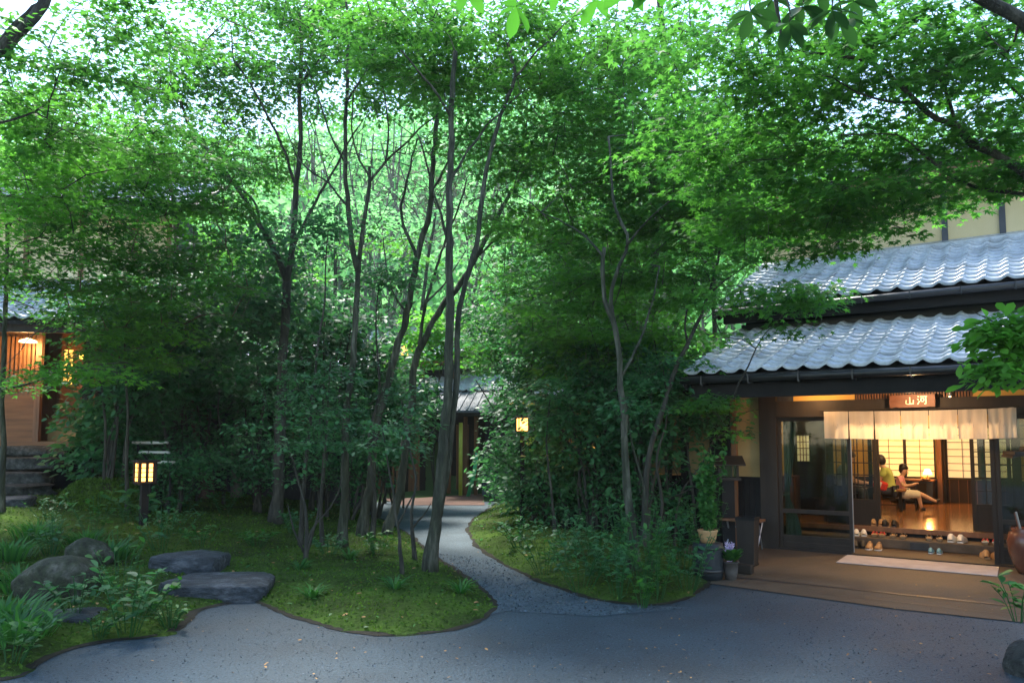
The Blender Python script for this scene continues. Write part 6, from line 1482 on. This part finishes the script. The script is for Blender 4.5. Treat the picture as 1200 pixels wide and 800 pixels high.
q = GH(215, 600); leafy('hydrangea_shrub', 'cool green shrub right of the lit garden lantern', q, .45, 90, .10, r=.5, stems=12, leaf='leaf_cool', cat='shrub', group=HG)
for i, (x, y, lab) in enumerate([(25, 690, 'at the left edge above the large boulder'), (10, 655, 'along the left edge below the path'), (100, 640, 'between the boulder and the bright tipped shrub'), (40, 630, 'beside the path to the steps'), (5, 730, 'at the left edge beside the low slab'), (130, 655, 'before the small slab'), (22, 745, 'against the low dark slab')]):
    q = GH(x, y); rosette('liriope_clump', 'long bladed grass clump ' + lab, q, 170, .30, up=1.1, spread=.26, group='grass clumps in the left bed', cat='grass clump')
for i, (x, y, lab, h_) in enumerate([(12, 775, 'in the bottom left corner', .3), (60, 650, 'behind the smaller dark boulder', .4), (165, 720, 'between the hydrangea and the broad slab', .35), (60, 620, 'beside the path to the stone steps', .45), (235, 640, 'right of the small slab', .25), (150, 590, 'behind the lit garden lantern', .5), (150, 612, 'in front of the lit garden lantern', .42), (200, 625, 'right of the lit garden lantern post', .4), (300, 640, 'on the moss left of the dark trunk', .2), (385, 650, 'at the base of the smooth grey trunk', .25), (440, 650, 'on the moss behind the front trunk', .3), (345, 625, 'behind the many stemmed shrub', .35), (262, 600, 'at the foot of the pale trunk', .35), (90, 720, 'right of the large boulder', .35)]):
    q = GH(x, y); leafy('shade_plant', 'broad leaved plant ' + lab, q, h_, 110, .085, r=.35, stems=12, leaf='leaf_cool' if i % 2 else 'leaf_grass', shape='oval' if i % 3 else 'big', group=HG)
# mossy clipped mound
q = GH(95, 597)
Lf = Leaves(); n_ = 16000; d = unit(rng.normal(0, 1, (n_, 3))); d[:, 2] = np.abs(d[:, 2]); rr = (1 + .07 * np.sin(5 * d[:, 0:1]) * np.sin(4 * d[:, 1:2])); Cc = d * [.72, .55, .46] * rr
Lf.add(Cc, d + rng.normal(0, .6, (n_, 3)), d * .6 + rng.normal(0, .8, (n_, 3)) - [0, 0, .3], .05, 'quad'); o = link('mounded_shrub', None or Lf.mesh('mounded_shrub', 'leaf_moss')); o.location = (q[0] + .05, q[1] + .5, q[2]); tag(o, 'rounded fine leaved mound of green beside the stone steps', 'shrub')
core = MB().lathe([(.70, 0), (.66, .16), (.5, .33), (.25, .42), (.02, .44)], 20).build('core', 'soil', o, True); core.scale = (1, .76, 1)
# right bed
RG = 'leafy plants along the right bed edge'
for i, (x, y, lab, h) in enumerate([(640, 672, 'at the path edge below the broad glossy shrub', .35), (680, 690, 'near the wavy thin trunk beside the path', .4), (725, 700, 'under the forked maple at the kerb', .45), (770, 700, 'at the bed edge between maple and barrel', .5),
                                    (805, 690, 'next to the black barrel', .45), (700, 670, 'second row behind the path edge', .5), (750, 680, 'around the foot of the forked maple', .55), (795, 665, 'in front of the black wall planks', .6), (662, 655, 'in the shade at the narrow part of the bed', .4), (825, 655, 'behind the black barrel', .6), (730, 660, 'in the dark middle of the right bed', .5), (610, 640, 'on the bank beside the narrowing path', .3)]):
    q = GH(x, y); leafy('shade_plant', 'leafy shade plant ' + lab, q, h * 1.35, 190, .085, r=.46, stems=14, leaf='leaf_cool' if i % 3 else 'leaf_grass', group=RG, shape='oval' if i % 2 else 'big')
q = GH(753, 712); leafy('shade_plant', 'bright lobed leaf plant at the front edge of the right bed', q, .32, 40, .11, r=.16, stems=8, leaf='leaf_big', shape='star', group=RG)
for i, (x, y, lab) in enumerate([(352, 668, 'left of centre on the moss'), (462, 690, 'at the front of the mossy island'), (366, 700, 'near the asphalt edge of the moss'), (540, 695, 'by the tip of the mossy island'), (410, 655, 'at the foot of the smooth grey trunk')]):
    q = GH(x, y); rosette('fern_tuft', 'small pale grassy tuft ' + lab, q, 46, .24, up=.6, spread=.05, group='small tufts on the moss', cat='plant')
q = G(1198, 752); leafy('shade_plant', 'drooping leaves over the craggy rock at the lower right corner', (q[0] + .05, q[1] + .1, .15), .3, 40, .14, r=.2, stems=7)
# moss fuzz and litter
def scatter(name, poly, n, fn, leafm, side, shape, size, z=.0, nz=.5, region=None):
    Lf = Leaves(); p = np.array(poly)[:, :2]; pts = []
    X = rng.uniform(-9.5, 5, n); Y = 4 + 15 * rng.random(n) ** 1.6
    sd = sdf(poly, X, Y); k = sd > .02; X, Y, sd = X[k], Y[k], sd[k]
    Z = moundh(sd, X, Y, side); m = len(X)
    Lf.add(np.stack([X, Y, Z + z], 1), np.stack([rng.normal(0, nz, m), rng.normal(0, nz, m), np.ones(m)], 1), rng.normal(0, 1, (m, 3)) * [1, 1, .2] + [0, 0, fn], size * rng.uniform(.5, 1.3, m), shape)
    return tag(link(name, Lf.mesh(name, leafm)), kind='stuff')
scatter('moss_tufts', LEFT, 110000, .8, 'leaf_moss', 'L', 'quad', .035, nz=1.2); scatter('moss_tufts', RIGHT, 60000, .8, 'leaf_moss', 'R', 'quad', .035, nz=1.2)
scatter('ground_cover', LEFT, 2600, .5, 'leaf_grass', 'L', 'oval', .045, .02); scatter('ground_cover', RIGHT, 2600, .4, 'leaf_cool', 'R', 'oval', .05, .03)
scatter('fallen_leaves', RIGHT, 500, .0, 'dry_leaf', 'R', 'oval', .05, .02, nz=.25)
scatter('fallen_leaves', LEFT, 1100, .0, 'dry_leaf', 'L', 'oval', .05, .012, nz=.25)
Lf = Leaves(); n_ = 330; X = rng.uniform(-3.5, 5.5, n_); Y = 4.6 + rng.random(n_) ** 1.4 * 7; k = (sdf(LEFT, X, Y) < -.05) & (sdf(RIGHT, X, Y) < -.05); X, Y = X[k], Y[k]; m = len(X)
Lf.add(np.stack([X, Y, np.full(m, .018)], 1), np.stack([rng.normal(0, .2, m), rng.normal(0, .2, m), np.ones(m)], 1), rng.normal(0, 1, (m, 3)) * [1, 1, 0], rng.uniform(.015, .04, m), 'oval'); tag(link('fallen_leaves', Lf.mesh('fallen_leaves', 'dry_leaf')), kind='stuff')

# ------------------------------------------------------------------ air over the valley
hz_ = MB().box(-275, 275, -130, 410, -1.2, 48).build('haze', 'wood_black'); hz_.data.materials.clear()
hm = bpy.data.materials.new('haze_air'); hm.use_nodes = True; nt = hm.node_tree
for n in list(nt.nodes): nt.nodes.remove(n)
out = nt.nodes.new('ShaderNodeOutputMaterial'); pv = nt.nodes.new('ShaderNodeVolumePrincipled')
pv.inputs['Color'].default_value = (0.85, 0.95, 0.98, 1); pv.inputs['Density'].default_value = HAZE; pv.inputs['Anisotropy'].default_value = 0.3
nt.links.new(pv.outputs[0], out.inputs['Volume']); hz_.data.materials.append(hm)
tag(hz_, kind='stuff')
